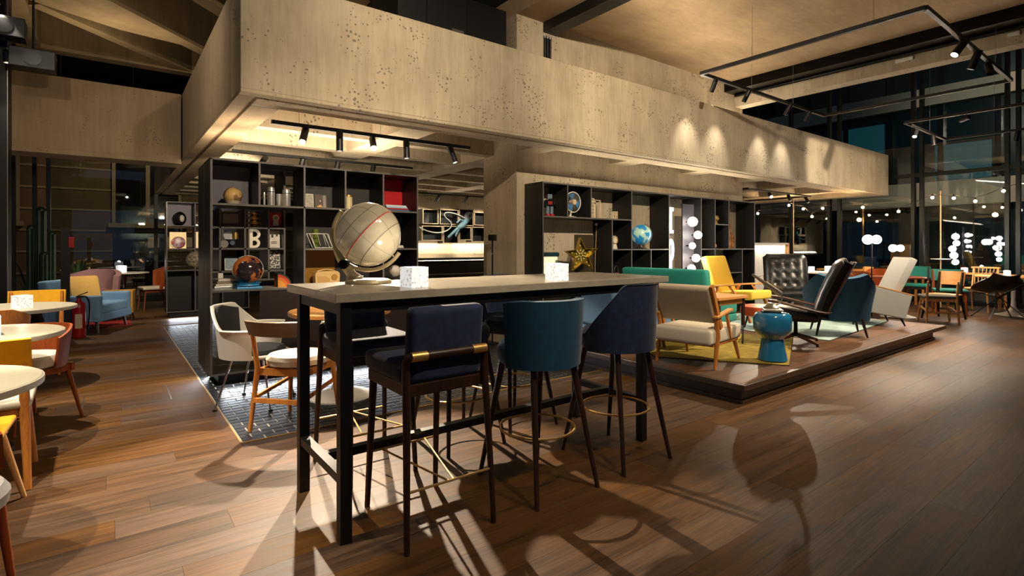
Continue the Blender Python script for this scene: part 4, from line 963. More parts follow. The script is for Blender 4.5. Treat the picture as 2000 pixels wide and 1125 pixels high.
t = T('lit_globe', 'glowing turquoise globe on dark foot in the long bookcase', 'globe', (6.36, 5.16, 1.249), YAW)
MB().lathe([(.08, 0), (.085, .008), (.02, .02), (.012, .06)], 24).build('foot', WALNUT, t, smooth=True)
MB().sph((0, 0, .215), .15, 32, 18).build('sphere', mat_globe('lit_globe_map', '2b86bb', 'a9cdb8', .3, 8, .02, em=.06), t, smooth=True)
MB().tube([(.162*math.cos(math.radians(a)), 0, .215+.162*math.sin(math.radians(a))) for a in range(-95, 80, 8)], .005, 6).build('meridian_arc', STEEL, t, smooth=True)
# gold star with bulbs
t = T('gold_star', 'gold five-pointed marquee star with small bulbs', 'star lamp', (4.93, 4.99, .81), -.45)
sp_ = [(.235*(1 if i % 2 == 0 else .42)*math.cos(PI/2+PI*i/5+.08), .235*(1 if i % 2 == 0 else .42)*math.sin(PI/2+PI*i/5+.08)) for i in range(10)]
SM = Tr(0, 0, .36)@Rx(PI/2)
MB(SM).prism([(x*.93, y*.93) for x, y in sp_], -.035, -.02).build('back', mat('gold_inner', '7d6a12', .35, .7), t)
rimb = MB(SM)
for i in range(10):
    (x0, y0), (x1, y1) = sp_[i], sp_[(i+1) % 10]; rimb.prism([(x0, y0), (x1, y1), (x1*.94, y1*.94), (x0*.94, y0*.94)], -.04, .05)
rimb.build('rim', GOLD, t)
for i in range(10):
    for s in (.33, .66, .95):
        x, y = sp_[i]; MB(SM).sph((x*s*.8, y*s*.8, -.008), .011, 10, 6).build('bulb', mat('gold_bulb', 'd9cc8a', .2), t, smooth=True)
MB().box(-.06, .1, -.04, .04, 0, .12).build('block', mat('pale_wood_block', 'cbb08a', .5), t)
t = T('teal_lamp', 'low lamp with dark teal shade and glowing cream body in the long bookcase', 'lamp', (4.46, 5.12, .81))
MB().box(-.15, .15, -.07, .07, .345, .40).build('shade', mat('dark_teal_enamel', '173a44', .35), t, bevel=.02, smooth=True); MB().box(-.13, .13, -.05, .05, .02, .34).build('diffuser', mat('cream_diffuser', 'e5d6b4', .5, emit='ffe6b8', estr=.22), t, bevel=.01); MB().box(-.14, .14, -.06, .06, 0, .02).build('base', WALNUT, t); MB().cyl((.09, -.08, .2), .02, .1, 12).build('green_switch', mat('sage_green', '5f7d68', .5), t)
t = T('small_lantern', 'little copper lantern with wire handle, long bookcase', 'lantern', (5.74, 5.1, .82))
MB().lathe([(.04, 0), (.042, .01), (.03, .06), (.02, .07)], 18).build('body', mat('cream_glaze', 'd8c8a4', .4), t, smooth=True); MB().lathe([(.034, .07), (.03, .09), (.001, .1)], 18).build('lid', mat('copper', 'a4583a', .3, .9), t, smooth=True); MB().tube(bez((-.05, 0, .04), (-.06, 0, .24), (.06, 0, .24), (.05, 0, .04), 16), .003, 6).build('handle', STEEL, t, smooth=True)
t = T('toaster', 'small chrome toaster in a lower cubby of the long bookcase', 'toaster', (6.18, 5.12, .82)); MB().box(-.08, .08, -.05, .05, .008, .11).build('body', mat('pale_steel', '9aa4a8', .3, .6), t, bevel=.015, smooth=True); MB().box(-.06, .06, -.02, .02, .109, .112).build('slot', BLK, t); MB().box(.08, .09, -.012, .012, .06, .075).build('lever', BLK, t)
t = T('wire_frame_box', 'little white wire frame with crossed diagonals', 'ornament', (6.5, 5.1, .82)); m = MB()
for a, b in (((-.04, 0), (.04, 0)), ((.04, 0), (.04, .13)), ((.04, .13), (-.04, .13)), ((-.04, .13), (-.04, 0)), ((-.04, 0), (.04, .13)), ((.04, 0), (-.04, .13))): m.tube([(a[0], 0, a[1]+.005), (b[0], 0, b[1]+.005)], .004, 6)
m.build('wires', WHITE, t)
# glowing letters and sphere lamp in the tall bay
EN = emis('neon_white', 'f4f2ff', .8)
one('neon_letter', 'upper white light letter in the tall bay', 'light letter', MB().box(-.02, .02, 0, .03, 0, .42).box(.02, .06, 0, .03, .0, .05).box(.02, .06, 0, .03, .36, .42), EN, (7.25, 5.27, 1.5), smooth=False)
one('neon_curve', 'lower curved white light letter in the tall bay', 'light letter', MB(Rx(PI/2)).tube([(.06*math.cos(2*PI*i/30), .28+.16*math.sin(2*PI*i/30), 0) for i in range(30)], .022, 8, closed=True).tube([(0, -.05, 0), (.0, .12, 0)], .022, 8), EN, (7.26, 5.29, .95))
t = T('sphere_lamp', 'upright dark lamp carrying five glowing white globes', 'lamp', (7.26, 4.93, .17))
MB().box(-.15, .15, .03, .05, .2, 1.78).build('panel', mat('slate_panel', '35333a', .5), t)
MB().box(-.14, .14, -.09, .09, 0, .2).build('foot', BLK, t)
for (dx, z, r) in ((-.04, 1.50, .075), (.10, 1.296, .062), (-.05, 1.126, .05), (.05, .933, .062), (-.07, .775, .06)):
    q = MB().sph((dx, -.075, z), r, 24, 14).build('glass_globe', ELAMP, t, smooth=True); MB().tube([(dx, -.03, z), (dx, .04, z)], .012, 8).build('arm', BLKM, q)
    point((7.26+dx, 4.93-.075-r-.02, .17+z), 1.6, (1, .95, .88), .03)
m = MB(); 
for a, b in (((0, 0), (.12, 0)), ((.12, 0), (.12, .3)), ((.12, .3), (0, .3)), ((0, .3), (0, 0))): m.tube([(a[0], 0, a[1]), (b[0], 0, b[1])], .005, 6)
one('copper_frame', 'thin copper rectangle hung in the narrow bay', 'frame', m, MATS['copper'], (7.88, 5.25, 1.35), smooth=False)
t = T('skull_ornament', 'small golden head ornament on the upper right shelf', 'ornament', (8.26, 5.1, 1.664)); MB().sph((0, 0, .1), .05, 16, 10, sz=1.1).build('head', mat('pale_gold', 'b89a5e', .35, .4), t, smooth=True); MB().lathe([(.03, 0), (.035, .01), (.018, .05)], 14).build('foot', MATS['pale_gold'], t, smooth=True)
one('pink_shell', 'small pale pink shell ornament below the golden head', 'ornament', MB().sph((0, 0, .045), .045, 14, 8, sz=1.0), mat('pale_pink', 'c69a86', .5), (8.2, 5.1, 1.249))
t = T('carved_figure', 'tall carved amber wooden figure beside the right end of the bookcase', 'figure', (8.76, 5.14, 1.249)); AMB = mat('amber_wood', '9a5f1c', .3)
MB().lathe([(.06, 0), (.07, .03), (.055, .1), (.035, .16), (.05, .2), (.04, .26), (.016, .3), (.018, .38), (.028, .4), (.024, .43), (.001, .445)], 16).build('body', AMB, t, smooth=True); MB().tube([(.03, -.03, .23), (.06, -.05, .16), (.02, -.06, .12)], .012, 8).build('arm', AMB, t, smooth=True)
t = T('wire_globe', 'hollow woven wire globe on the lower narrow shelf', 'ornament', (7.86, 5.12, .84)); m = MB()
for k in range(7): a = PI*k/7; m.tube([(.13*math.cos(2*PI*i/28)*math.cos(a), .13*math.cos(2*PI*i/28)*math.sin(a), .14+.13*math.sin(2*PI*i/28)) for i in range(28)], .005, 5, closed=True)
m.build('wire_cage', mat('pale_brass_wire', 'a89a76', .35, .6), t, smooth=True)
one('panel_lamp', 'glowing white upright panel behind the yellow chair', 'lamp', MB().box(-.07, .07, -.02, .02, 0, .62), emis('panel_glow', 'fff6e8', .5), (8.18, 5.03, .18), smooth=False, bevel=.004)
# ---------------- rear left bookcase items
t = T('black_mask_lamp', 'black oval mask with pale face on the rear left bookcase', 'ornament', (1.03, 11.5, 1.67)); MB().sph((0, 0, .13), .1, 18, 10, sz=1.3).build('head', BLK, t, smooth=True); MB().sph((.02, -.07, .13), .045, 14, 8, sz=1.5).build('face', WHITE, t, smooth=True)
t = T('pattern_ball', 'round patterned paper lantern in the rear left bookcase', 'ornament', (1.28, 11.4, .86)); MB().sph((0, 0, .18), .17, 22, 14).build('ball', mat_globe('pattern_ball_map', 'a89a80', '5a5245', .6, 22, .1), t, smooth=True)
for i, x in enumerate((1.0, 1.42, 1.9)):
    one('light_box', ['left', 'middle', 'right'][i]+' warm glowing display box in the rear left bookcase', 'light box', MB().box(-.13, .13, -.03, .03, 0, .3), emis('display_glow', 'ffdca0', .12), (x, 11.55, 1.26 if i else 1.25), smooth=False)
hboard(b3, .82, 1.24, 1.24, Y0, Y1_)
one('red_toy', 'small red toy on the rear left bookcase', 'toy', MB().box(-.05, .05, -.03, .03, 0, .08).box(-.03, .03, -.03, .03, .08, .12), REDP, (1.5, 11.45, 1.67), smooth=False, bevel=.008)
one('painted_plate', 'round painted plate in the rear left bookcase', 'plate', MB(Tr(0, 0, .11)@Rx(PI/2-.15)).lathe([(.11, 0), (.1, .012), (.05, .004), (.001, .004)], 24), mat_globe('plate_paint', 'b9a6b4', 'a33a44', .3, 12, .05), (1.0, 11.42, 1.25))

# ================================================================ LOUNGE ON THE PLATFORM
PZ = .17
def rug(name, label, pts, m, fr=None):
    t = T('rug', label, 'rug', (0, 0, PZ))
    MB().prism(pts, .0, .010).build('pile', m, t, bevel=.003, seg=1)
    n = len(pts); e = MB()
    for i in range(n):
        (x0, y0), (x1, y1) = pts[i], pts[(i+1) % n]; e.tube([(x0, y0, .005), (x1, y1, .005)], .006, 6)
    e.build('binding', fr or m, t); return t
RUGY = mat('olive_yellow_rug', '8f7a22', .95, var=.25, vscale=14, bump=.4, bscale=160)
RUGT = mat('pale_teal_rug', '8fa5a0', .95, var=.2, vscale=6, bump=.4, bscale=160)
rug('rug', 'olive yellow rug under the beige armchair', [(4.36, 3.36), (5.03, 2.36), (6.6, 3.05), (6.0, 4.3), (5.2, 4.6)], RUGY, mat('rug_dark_edge', '4c3c14', .9))
rug('rug', 'pale teal rug under the black and blue lounge chairs', [(6.75, 2.70), (9.2, 2.88), (9.1, 4.7), (6.9, 4.7), (6.62, 3.3)], RUGT, mat('rug_grey_edge', '5b5f58', .9))

# beige armchair, back turned to the viewer
t = T('beige_armchair', 'low beige armchair with honey wood frame at the platform corner', 'armchair', (4.56, 3.01, PZ), face(8))
for s in (-1, 1):
    MB().tube([(s*.29, -.27, 0), (s*.285, -.2, .30), (s*.285, -.24, .48)], [.014, .024, .02], 10).build('leg', OAKL, t, smooth=True)
    MB().tube([(s*.27, .33, 0), (s*.25, .25, .22)], [.012, .02], 10).build('leg', OAKL, t, smooth=True)
    MB().bar((s*.285, -.14, .36), (s*.285, -.33, .76), .03, .05).build('back_post', OAKL, t, bevel=.004)
    MB().bar((s*.29, -.26, .47), (s*.29, .08, .52), .05, .022).build('armrest', OAKX, t, bevel=.006)
    MB().bar((s*.29, -.02, .5), (s*.28, .1, .24), .022, .03).build('arm_strut', OAKL, t)
MB().box(-.27, .27, -.26, .30, .2, .23).build('seat_frame', OAKL, t)
pad(t, 'seat_cushion', CREAM, .56, .70, .14, .22, .0, bev=.03)
pad(t, 'back_cushion', LINEN, .54, .09, .36, .42, -.17, bev=.03, M=Tr(0, -.17, .42)@Rx(math.radians(24))@Tr(0, .17, -.42))

# glazed ceramic stool
CER = mat('glazed_blue_ceramic', '1f6a92', .08, var=.08, vscale=5, coat=1.0)
t = T('ceramic_stool', 'glossy blue ceramic drum stool with narrow waist', 'stool', (5.12, 2.56, PZ+.011))
MB().lathe([(.125, 0), (.135, .012), (.125, .06), (.108, .14), (.10, .215), (.115, .235), (.155, .265), (.172, .31), (.174, .40), (.162, .44), (.14, .462), (.09, .47), (.001, .472)], 40).build('body', CER, t, smooth=True)
for i in range(2):
    one('magazine', ['lower grey magazine on the blue ceramic stool', 'upper dark magazine on the blue ceramic stool'][i], 'magazine', MB().box(-.12, .12, -.085, .085, 0, .012), [mat('mag_grey', '8d8a82', .4), mat('mag_dark', '34332f', .4)][1-i], (5.13, 2.57, PZ+.483+.0125*i), .4+.2*i, smooth=False, bevel=.002)
t = T('telescope_lamp', 'metallic truss-armed desk lamp leaning above the blue stool', 'lamp', (5.17, 2.6, PZ+.508), YAW)
PEW = mat('pewter', '9b9282', .3, .8)
MB().lathe([(.07, 0), (.072, .01), (.05, .03), (.03, .045), (.001, .05)], 24).build('base', PEW, t, smooth=True)
MB().tube(bez((.0, 0, .03), (.12, 0, .02), (.14, 0, .12), (.07, 0, .16), 14), .008, 8).build('neck', PEW, t, smooth=True)
tr = MB(); A = Vector((.09, 0, .14)); B = Vector((-.18, 0, .33))
tr.tube([A, lerp(A, B, .55)], [.028, .024], 10).tube([lerp(A, B, .5), B], [.018, .013], 8)
tr.build('arm', PEW, t, smooth=True)
tw = MB()
for i in range(6):
    p = lerp(A, B, i/6*.8+.05); q = lerp(A, B, (i+1)/6*.8+.05); o_ = Vector((.03, 0, .045)); tw.tube([p+o_*(i % 2), q+o_*((i+1) % 2)], .0025, 5)
tw.tube([A+Vector((.03, 0, .045)), lerp(A, B, .8)+Vector((.0, 0, .0))], .003, 5).build('truss', BRASS, t)

# sofas
def sofa(label, loc, deg, w, m, d=.8, sh=.42, bh=.82, arms=True, legm=OAKL, name='sofa', bt=.13):
    t = T(name, label, 'sofa', loc, face(deg))
    for sx in (-1, 1):
        for sy in (-1, 1): leg(t, (sx*(w/2-.08), sy*(d/2-.08), 0), (sx*(w/2-.1), sy*(d/2-.1), .17), .012, .02, legm)
    pad(t, 'base', m, w-.06, d-.06, .10, .15, 0, bev=.02)
    pad(t, 'seat_cushion', m, w-(.24 if arms else .04), d-.16, .18, sh-.18, .06, bev=.05)
    pad(t, 'backrest', m, w, bt, bh-.25, .25, -d/2+bt/2, bev=.05, M=Tr(0, -d/2, .25)@Rx(math.radians(7))@Tr(0, d/2, -.25))
    if arms:
        for s in (-1, 1): pad(t, 'armrest', m, .11, d-.08, .36, .22, .02, s*(w/2-.055), bev=.04)
    return t
sofa('sea green sofa with tall plain back in front of the long bookcase', (6.02, 4.24, PZ+.011), 3, 1.25, GREENF, .78, arms=False)
def box_armchair(label, loc, deg, w=.72, armz=.56):
    t = T('armchair', label, 'armchair', loc, face(deg))
    for sx in (-1, 1):
        for sy in (-1, 1): leg(t, (sx*(w/2-.06), sy*.3, 0), (sx*(w/2-.09), sy*.27, .18), .014, .024, WALNUT)
    pad(t, 'base', BLUEF, w, .72, .12, .17, bev=.025); pad(t, 'seat_cushion', BLUEF, w-.2, .58, .15, .28, .06, bev=.045)
    pad(t, 'backrest', BLUEF, w, .12, .55, .24, -.32, bev=.045, M=Tr(0, -.3, .24)@Rx(math.radians(8))@Tr(0, .3, -.24))
    for s in (-1, 1): pad(t, 'armrest', BLUEF, .11, .66, armz-.2, .2, .02, s*(w/2-.05), bev=.035)
    return t
box_armchair('light blue armchair half hidden behind the bar table', (4.62, 4.0, PZ), -12, .8, .6)

# coffee tables
t = T('coffee_table', 'wooden coffee table beside the beige armchair', 'coffee table', (5.47, 3.35, PZ))
MB().box(-.3, .3, -.19, .19, .53, .562).build('tabletop', OAKX, t, bevel=.004); MB().box(-.26, .26, -.15, .15, .47, .53).build('apron', OAKX, t)
for sx in (-1, 1):
    for sy in (-1, 1):
        MB().bar((sx*.26, sy*.15, .22), (sx*.26, sy*.15, .53), .03, .03).build('leg', WALNUT, t)
        MB().tube([(sx*.27, sy*.15, .24), (sx*.262, sy*.15, .02), (sx*.25, sy*.15, .006), (sx*.238, sy*.15, .02), (sx*.24, sy*.15, .24)], .005, 6).build('hairpin_foot', BLK, t)
cube((5.37, 3.38, PZ+.562), .3, 'glowing glass candle cube on the wooden coffee table', .085, .6)

# yellow lounge chair with wooden frame
t = T('yellow_lounge_chair', 'yellow lounge chair with honey wood frame by the bookcase', 'armchair', (7.66, 4.34, PZ+.011), face(-92))
for s in (-1, 1):
    MB().bar((s*.3, .36, 0), (s*.29, .22, .34), .03, .04).build('leg', OAKL, t); MB().bar((s*.3, -.36, 0), (s*.29, -.18, .5), .03, .04).build('leg', OAKL, t)
    MB().bar((s*.31, -.25, .50), (s*.31, .2, .54), .055, .025).build('armrest', OAKX, t, bevel=.006); MB().bar((s*.3, .18, .32), (s*.31, .02, .53), .025, .03).build('arm_strut', OAKL, t)
pad(t, 'seat_cushion', YELF, .56, .62, .13, .30, .06, bev=.035, M=Tr(0, 0, .3)@Rx(math.radians(4))@Tr(0, 0, -.3))
pad(t, 'back_cushion', YELF, .54, .11, .60, .38, -.25, bev=.035, M=Tr(0, -.25, .38)@Rx(math.radians(20))@Tr(0, .25, -.38))
t = T('orange_pouf', 'round orange leather pouf in front of the yellow chair', 'pouf', (7.02, 3.68, PZ+.011))
MB().lathe([(.18, .16), (.235, .18), (.25, .24), (.235, .295), (.17, .31), (.001, .312)], 32).build('cushion', ORANGE, t, smooth=True)
for k in range(4): a = PI/4+PI*k/2; leg(t, (.2*math.cos(a), .2*math.sin(a), 0), (.15*math.cos(a), .15*math.sin(a), .18), .01, .016, WALNUT)

# black leather swivel chairs
def tufted(parent, name, w, d, h, M, nx, ny):
    def f(u, v):
        x = (u-.5)*w; z = v*h
        dent = 0
        for i in range(nx):
            for j in range(ny):
                cx = (i+1)/(nx+1)-.5; cz = (j+1)/(ny+1)
                q = ((u-.5-cx)*w)**2+((v-cz)*h)**2; dent += .03*math.exp(-q/.0022)
        e = min(u, 1-u, v, 1-v); edge = .05*max(0, 1-e/.14)**2
        return (x, -dent-edge+.02*math.sin(v*PI), z)
    MB(M).sheet(f, 28, 24, d).build(name, LEATH, parent, smooth=True)
    bt_ = MB(M)
    for i in range(nx):
        for j in range(ny): bt_.sph((((i+1)/(nx+1)-.5)*w, d/2-.025, (j+1)/(ny+1)*h), .011, 8, 6)
    bt_.build('buttons', LEATH, parent, smooth=True)
DKT = mat_wood('dark_rosewood', '2c140a', '55290f', .35, (18, 18, 3))
def lounge(label, loc, deg):
    t = T('leather_lounge_chair', label, 'armchair', loc, face(deg))
    for k in range(5 if False else 4):
        a = PI/4+PI*k/2; MB().tube([(.03*math.cos(a), .03*math.sin(a), .09), (.31*math.cos(a), .31*math.sin(a), .022)], [.022, .012], 8).build('base_arm', DKT, t, smooth=True)
        MB().cyl((.305*math.cos(a), .305*math.sin(a), 0), .015, .02, 10).build('glide', BLK, t)
    MB().cyl((0, 0, .07), .022, .2, 14).build('column', BLKM, t, smooth=True)
    MB().box(-.15, .15, -.15, .15, .26, .285).build('seat_plate', BLK, t)
    pad(t, 'seat_cushion', LEATH, .56, .56, .13, .285, .05, bev=.05, M=Tr(0, 0, .3)@Rx(math.radians(5))@Tr(0, 0, -.3))
    tufted(t, 'backrest', .56, .11, .64, Tr(0, -.22, .36)@Rx(math.radians(22)), 3, 3)
    MB().sheet(lambda u, v: ((u-.5)*.5, -.30-.26*v-.03*math.cos((u-.5)*PI), .38+.56*v), 10, 8, .012).build('back_shell', DKT, t, smooth=True)
    for s in (-1, 1): MB().tube(bez((s*.3, -.34, .40), (s*.34, -.3, .36), (s*.34, .1, .50), (s*.31, .27, .50), 12), .016, 8, sx=1.4).build('armrest', DKT, t, smooth=True)
    return t
lounge('black leather swivel lounge chair seen from the side on the platform', (6.34, 2.90, PZ), 114)
lounge('black tufted leather lounge chair facing the camera beside the yellow chair', (8.36, 3.92, PZ+.011), 214)

# petrol blue wing chair
t = T('wing_chair', 'petrol blue wing chair seen from behind on the platform edge', 'armchair', (7.38, 2.86, PZ+.011), face(30))
for sx in (-1, 1):
    for sy in (-1, 1): leg(t, (sx*.27, sy*.27-.02, 0), (sx*.22, sy*.22-.02, .22), .011, .02, WALNUT)
def wt(a):
    q = abs(a-1.5*PI); return .72+.05*min(1, q/.7)**2 if q < .75 else max(.5, .77-(q-.75)*.28)
MB().sheet(shellfn(PI-.25, 2*PI+.25, .31, .19, wt, .05, 1.02, .95, .05), 34, 10, .06).build('back_shell', PETROL, t, smooth=True)
MB().lathe([(.25, .19), (.29, .21), (.3, .3), (.28, .38), (.2, .41), (.001, .412)], 32).build('seat_cushion', PETROL, t, smooth=True)

# angular grey armchair
t = T('grey_armchair', 'angular pale grey high-backed armchair at the far platform end', 'armchair', (8.78, 2.98, PZ+.011), face(128))
pad(t, 'seat_cushion', GREYF, .5, .6, .15, .27, .05, bev=.02)
MB(Tr(0, -.16, .28)@Rx(math.radians(24))).prism([(-.28, -.05), (.28, -.05), (.28, .05), (-.28, .05)], 0, .72).build('backrest', GREYF, t, bevel=.025, smooth=True)
for s in (-1, 1):
    MB(Tr(s*.32, 0, 0)@Ry(PI/2)@Rz(PI/2)).prism([(.28, .22), (.11, .57), (-.40, .43), (-.32, .10)], -.035, .035).build('side_panel', GREYF, t, bevel=.012)
    MB().bar((s*.32, -.42, .432), (s*.32, .12, .578), .072, .014).build('arm_trim', OAKX, t)
    leg(t, (s*.28, .3, 0), (s*.25, .22, .22), .011, .02, BLK); leg(t, (s*.28, -.34, 0), (s*.25, -.24, .22), .011, .02, BLK)

# ================================================================ FAR RIGHT SEATING
chair('ash_frame_chair', 'pale ash chair with two bare back posts just past the platform', (11.10, 2.76, 0), 30, w=.46, d=.42, h=.44, legm=ASH, seatm=mat('taupe_seat', '5f564a', .8), st=.05, back='none', bz=(.66, .72), stretch=.18, lr=(.014, .02))
chair('plywood_chair', 'plywood chair with square honey back and black legs', (11.78, 2.86, 0), 165, w=.42, d=.40, h=.44, legm=BLK, seatm=ASH, st=.025, back='panel', backm=OAKX, bz=(.60, .84), lr=(.016, .03), frame=False, splay=.08)
round_table((11.42, 3.42, 0), .42, .74, 'round reddish table on white tulip foot past the platform', mat_wood('red_table_veneer', '6b2c18', '8d4426', .3, (3, 22, 22)), .03, WHITE, 'tulip')
chair('bucket_chair', 'dark brown bucket chair behind the round reddish table', (11.55, 3.95, 0), 250, w=.5, d=.48, h=.43, legm=BLK, seatm=mat('brown_seat', '4a2414', .5), st=.05, back='wrap', backm=TEAKR, bz=(.6, .80), posts=False)
round_table((13.42, 2.20, 0), .55, .74, 'honey wood table on white tulip foot at the right photo edge', OAKX, .035, WHITE, 'tulip')
cube((13.2, 2.25, .74), .2, 'glowing glass candle cube on the honey table at the right edge', .1, .8)
TSE = mat('teal_seat', '1f6e62', .8)
chair('teal_seat_chair', 'orange wooden chair with teal seat near the right tulip table', (12.72, 2.98, 0), 200, w=.5, d=.46, h=.45, legm=TEAKR, seatm=TSE, st=.05, back='panel', backm=TSE, bz=(.62, .84), lr=(.015, .026), splay=.02)
chair('teal_seat_chair', 'wooden chair with teal seat cut by the right photo edge', (13.35, 1.45, 0), 110, w=.5, d=.46, h=.45, legm=ASH, seatm=TSE, st=.05, back='spindle', backm=ASH, bz=(.62, .82))
t = T('sling_chair', 'black leather sling chair on thin black wire legs', 'chair', (12.62, 2.25, 0), face(35))
def sl(u, v):
    x = (u-.5)*.74*(.55+.45*math.sin(PI*min(1, v+.15))); return (x, -.30+.5*(1-v)+.06*(2*u-1)**2, .44+.33*v**1.5+.06*(2*u-1)**2)
MB().sheet(sl, 16, 12, .014).build('sling', LEATH, t, smooth=True)
for s in (-1, 1):
    MB().tube([(s*.30, .28, 0), (s*.02, 0, .38), (-s*.34, -.30, .74)], .009, 8).build('wire_leg', BLK, t, smooth=True); MB().tube([(s*.28, -.30, 0), (s*.02, 0, .36), (-s*.28, .26, .46)], .009, 8).build('wire_leg', BLK, t, smooth=True)
def far_table(x, y, w, d, label, rz=0, m=OAKX):
    t = T('long_table', label, 'table', (x, y, 0), rz)
    MB().box(-w/2, w/2, -d/2, d/2, .71, .74).build('tabletop', m, t)
    for sx in (-1, 1):
        for sy in (-1, 1): MB().bar((sx*(w/2-.06), sy*(d/2-.06), 0), (sx*(w/2-.06), sy*(d/2-.06), .71), .04).build('leg', m, t)
    return t
far_table(14.35, 3.2, .6, 1.5, 'long pale wood table by the right window, nearest the tulip table')
cube((14.3, 3.1, .74), 0, 'glowing glass candle cube on the long pale table by the right window', .1, .8)
far_table(14.3, 5.3, .6, 1.2, 'wooden table by the right window behind the grey armchair')
far_table(12.3, 5.2, .8, .8, 'white square table behind the wing chair', 0, WHITE)
cube((12.1, 5.2, .74), .3, 'left glowing cube on the white square table', .11, .8); cube((12.45, 5.0, .74), .1, 'right glowing cube on the white square table', .12, .8)
chair('yellow_wood_chair', 'golden wood chair left of the pair behind the wing chair', (12.75, 4.62, 0), 130, w=.45, d=.43, legm=OAKL, seatm=OAKX, st=.03, back='panel', backm=ASH, bz=(.6, .85))
chair('yellow_wood_chair', 'golden wood chair right of the pair behind the wing chair', (13.2, 4.25, 0), 140, w=.45, d=.43, legm=OAKL, seatm=OAKX, st=.03, back='panel', backm=ASH, bz=(.6, .85))
chair('orange_chair', 'orange upholstered chair behind the grey armchair', (12.35, 3.95, 0), 210, w=.5, d=.48, legm=OAKL, seatm=ORANGE, st=.06, back='wrap', backm=mat('orange_fabric', 'b5581c', .8), bz=(.6, .83), posts=False)
chair('green_chair', 'small sea green chair by the right window', (13.6, 3.75, 0), 190, w=.45, d=.43, legm=WALNUT, seatm=GREENF, st=.06, back='panel', backm=GREENF, bz=(.62, .86))
chair('spindle_chair', 'spindle-backed ash chair between the right tables', (13.75, 2.75, 0), 170, w=.46, d=.44, legm=ASH, seatm=ASH, st=.03, back='spindle', backm=ASH, bz=(.64, .86))
# ribbed light counter beside the core
t = T('light_counter', 'glowing ribbed glass counter with wooden end beside the bookcase', 'counter', (10.55, 5.55, 0))
LG = mat('ribbed_light_glass', 'e8e0d0', .4, emit='fff2e0', estr=.035)
for i in range(16): MB().cyl((-.72+.09*i, -.18, .05), .043, 1.28, 10).build('glass_rib', LG, t, smooth=True)
MB().box(-.78, .70, -.14, .2, 0, 1.33).build('body', WHITE, t); MB().box(-.8, .72, -.24, .22, 1.33, 1.36).build('top', WHITE, t); MB().box(.72, .78, -.24, .22, 0, 1.36).build('wood_end', ASH, t)
strip((10.5, 5.28, 1.30), (10.5, 5.33, 1.0), 1.3, .02, 1.5, NEUT)
# globe floor lamps
def globe_lamp(label, x, y, balls, z0=1.3):
    t = T('globe_floor_lamp', label, 'floor lamp', (x, y, 0), YAW)
    MB().lathe([(.13, 0), (.13, .015), (.02, .025)], 24).build('base', BLK, t, smooth=True); MB().cyl((0, 0, .02), .010, z0, 10).build('pole', BLKM, t, smooth=True)
    for dx, z, r in balls:
        q = MB().sph((dx, 0, z), r, 20, 12).build('glass_globe', ELAMP, t, smooth=True); MB().tube([(0, 0, z), (dx, 0, z)], .006, 6).build('arm', BLKM, q)
        point((x+dx*.796, y-dx*.605-.16, z+.1), 2.0, (1, .95, .88), .03)
    return t
globe_lamp('black floor lamp with a pair of glowing globes behind the grey armchair', 10.9, 3.66, ((-.07, 1.41, .085), (.085, 1.41, .08)), 1.45)
globe_lamp('lower pair of glowing globes on a floor lamp, right of the first', 11.24, 3.39, ((-.06, 1.255, .065), (.075, 1.255, .06)), 1.3)
globe_lamp('floor lamp with five small stacked globes near the right window', 13.2, 3.0, ((0, 1.48, .06), (.02, 1.35, .055), (-.06, 1.24, .06), (-.03, 1.11, .065), (.0, .98, .055)), 1.55)
# string lights
bulbs = [(13.0, 6.871, 2.119), (13.0, 6.1, 2.277), (13.0, 5.77, 2.172), (13.0, 5.576, 1.983), (13.0, 5.343, 2.16), (13.0, 4.535, 2.135), (13.0, 3.88, 2.012), (13.0, 3.315, 2.256), (13.0, 2.979, 2.221), (13.0, 2.659, 2.14), (13.0, 2.264, 2.3)]
t = T('string_lights', 'string of warm bulbs hung along the right window', 'string lights')
pts = []
for i, (x, y, z) in enumerate(bulbs):
    pts.append((x, y, z+.07))
    if i < len(bulbs)-1: n_ = bulbs[i+1]; pts.append((x, (y+n_[1])/2, (z+n_[2])/2+.05))
MB().tube([(13, 7.6, 2.5)]+pts+[(13, 1.2, 2.6)], .005, 5).build('cable', BLK, t)
for x, y, z in bulbs:
    MB().sph((x, y, z), .026, 12, 8).build('bulb', EBULB, t, smooth=True); MB().cyl((x, y, z+.024), .014, .045, 10).build('socket', BLK, t)
for i, (x, y, w) in enumerate(((13.3, 3.1, 1), (13.3, 4.6, 1), (13.3, 6.0, 1))): point((x-.25, y, 2.05), 6, (1, .68, .36), .05)
for i, (x, y) in enumerate(((13.72, 3.36), (12.9, 5.95))):
    t = T('brass_pole', ['tall pale pole with small round shelf near the right window', 'tall pale pole left of the globe floor lamp'][i], 'pole', (x, y, 0))
    MB().cyl((0, 0, .02), .013, 2.42, 10).build('pole', mat('pale_pole', 'b08a5c', .4), t, smooth=True); MB().lathe([(.16, 0), (.16, .02), (.02, .03)], 20).build('base', BLK, t, smooth=True)
    if i == 0: MB().lathe([(.17, 1.02), (.17, 1.035), (.001, 1.036)], 24).build('tray', WHITE, t, smooth=True)

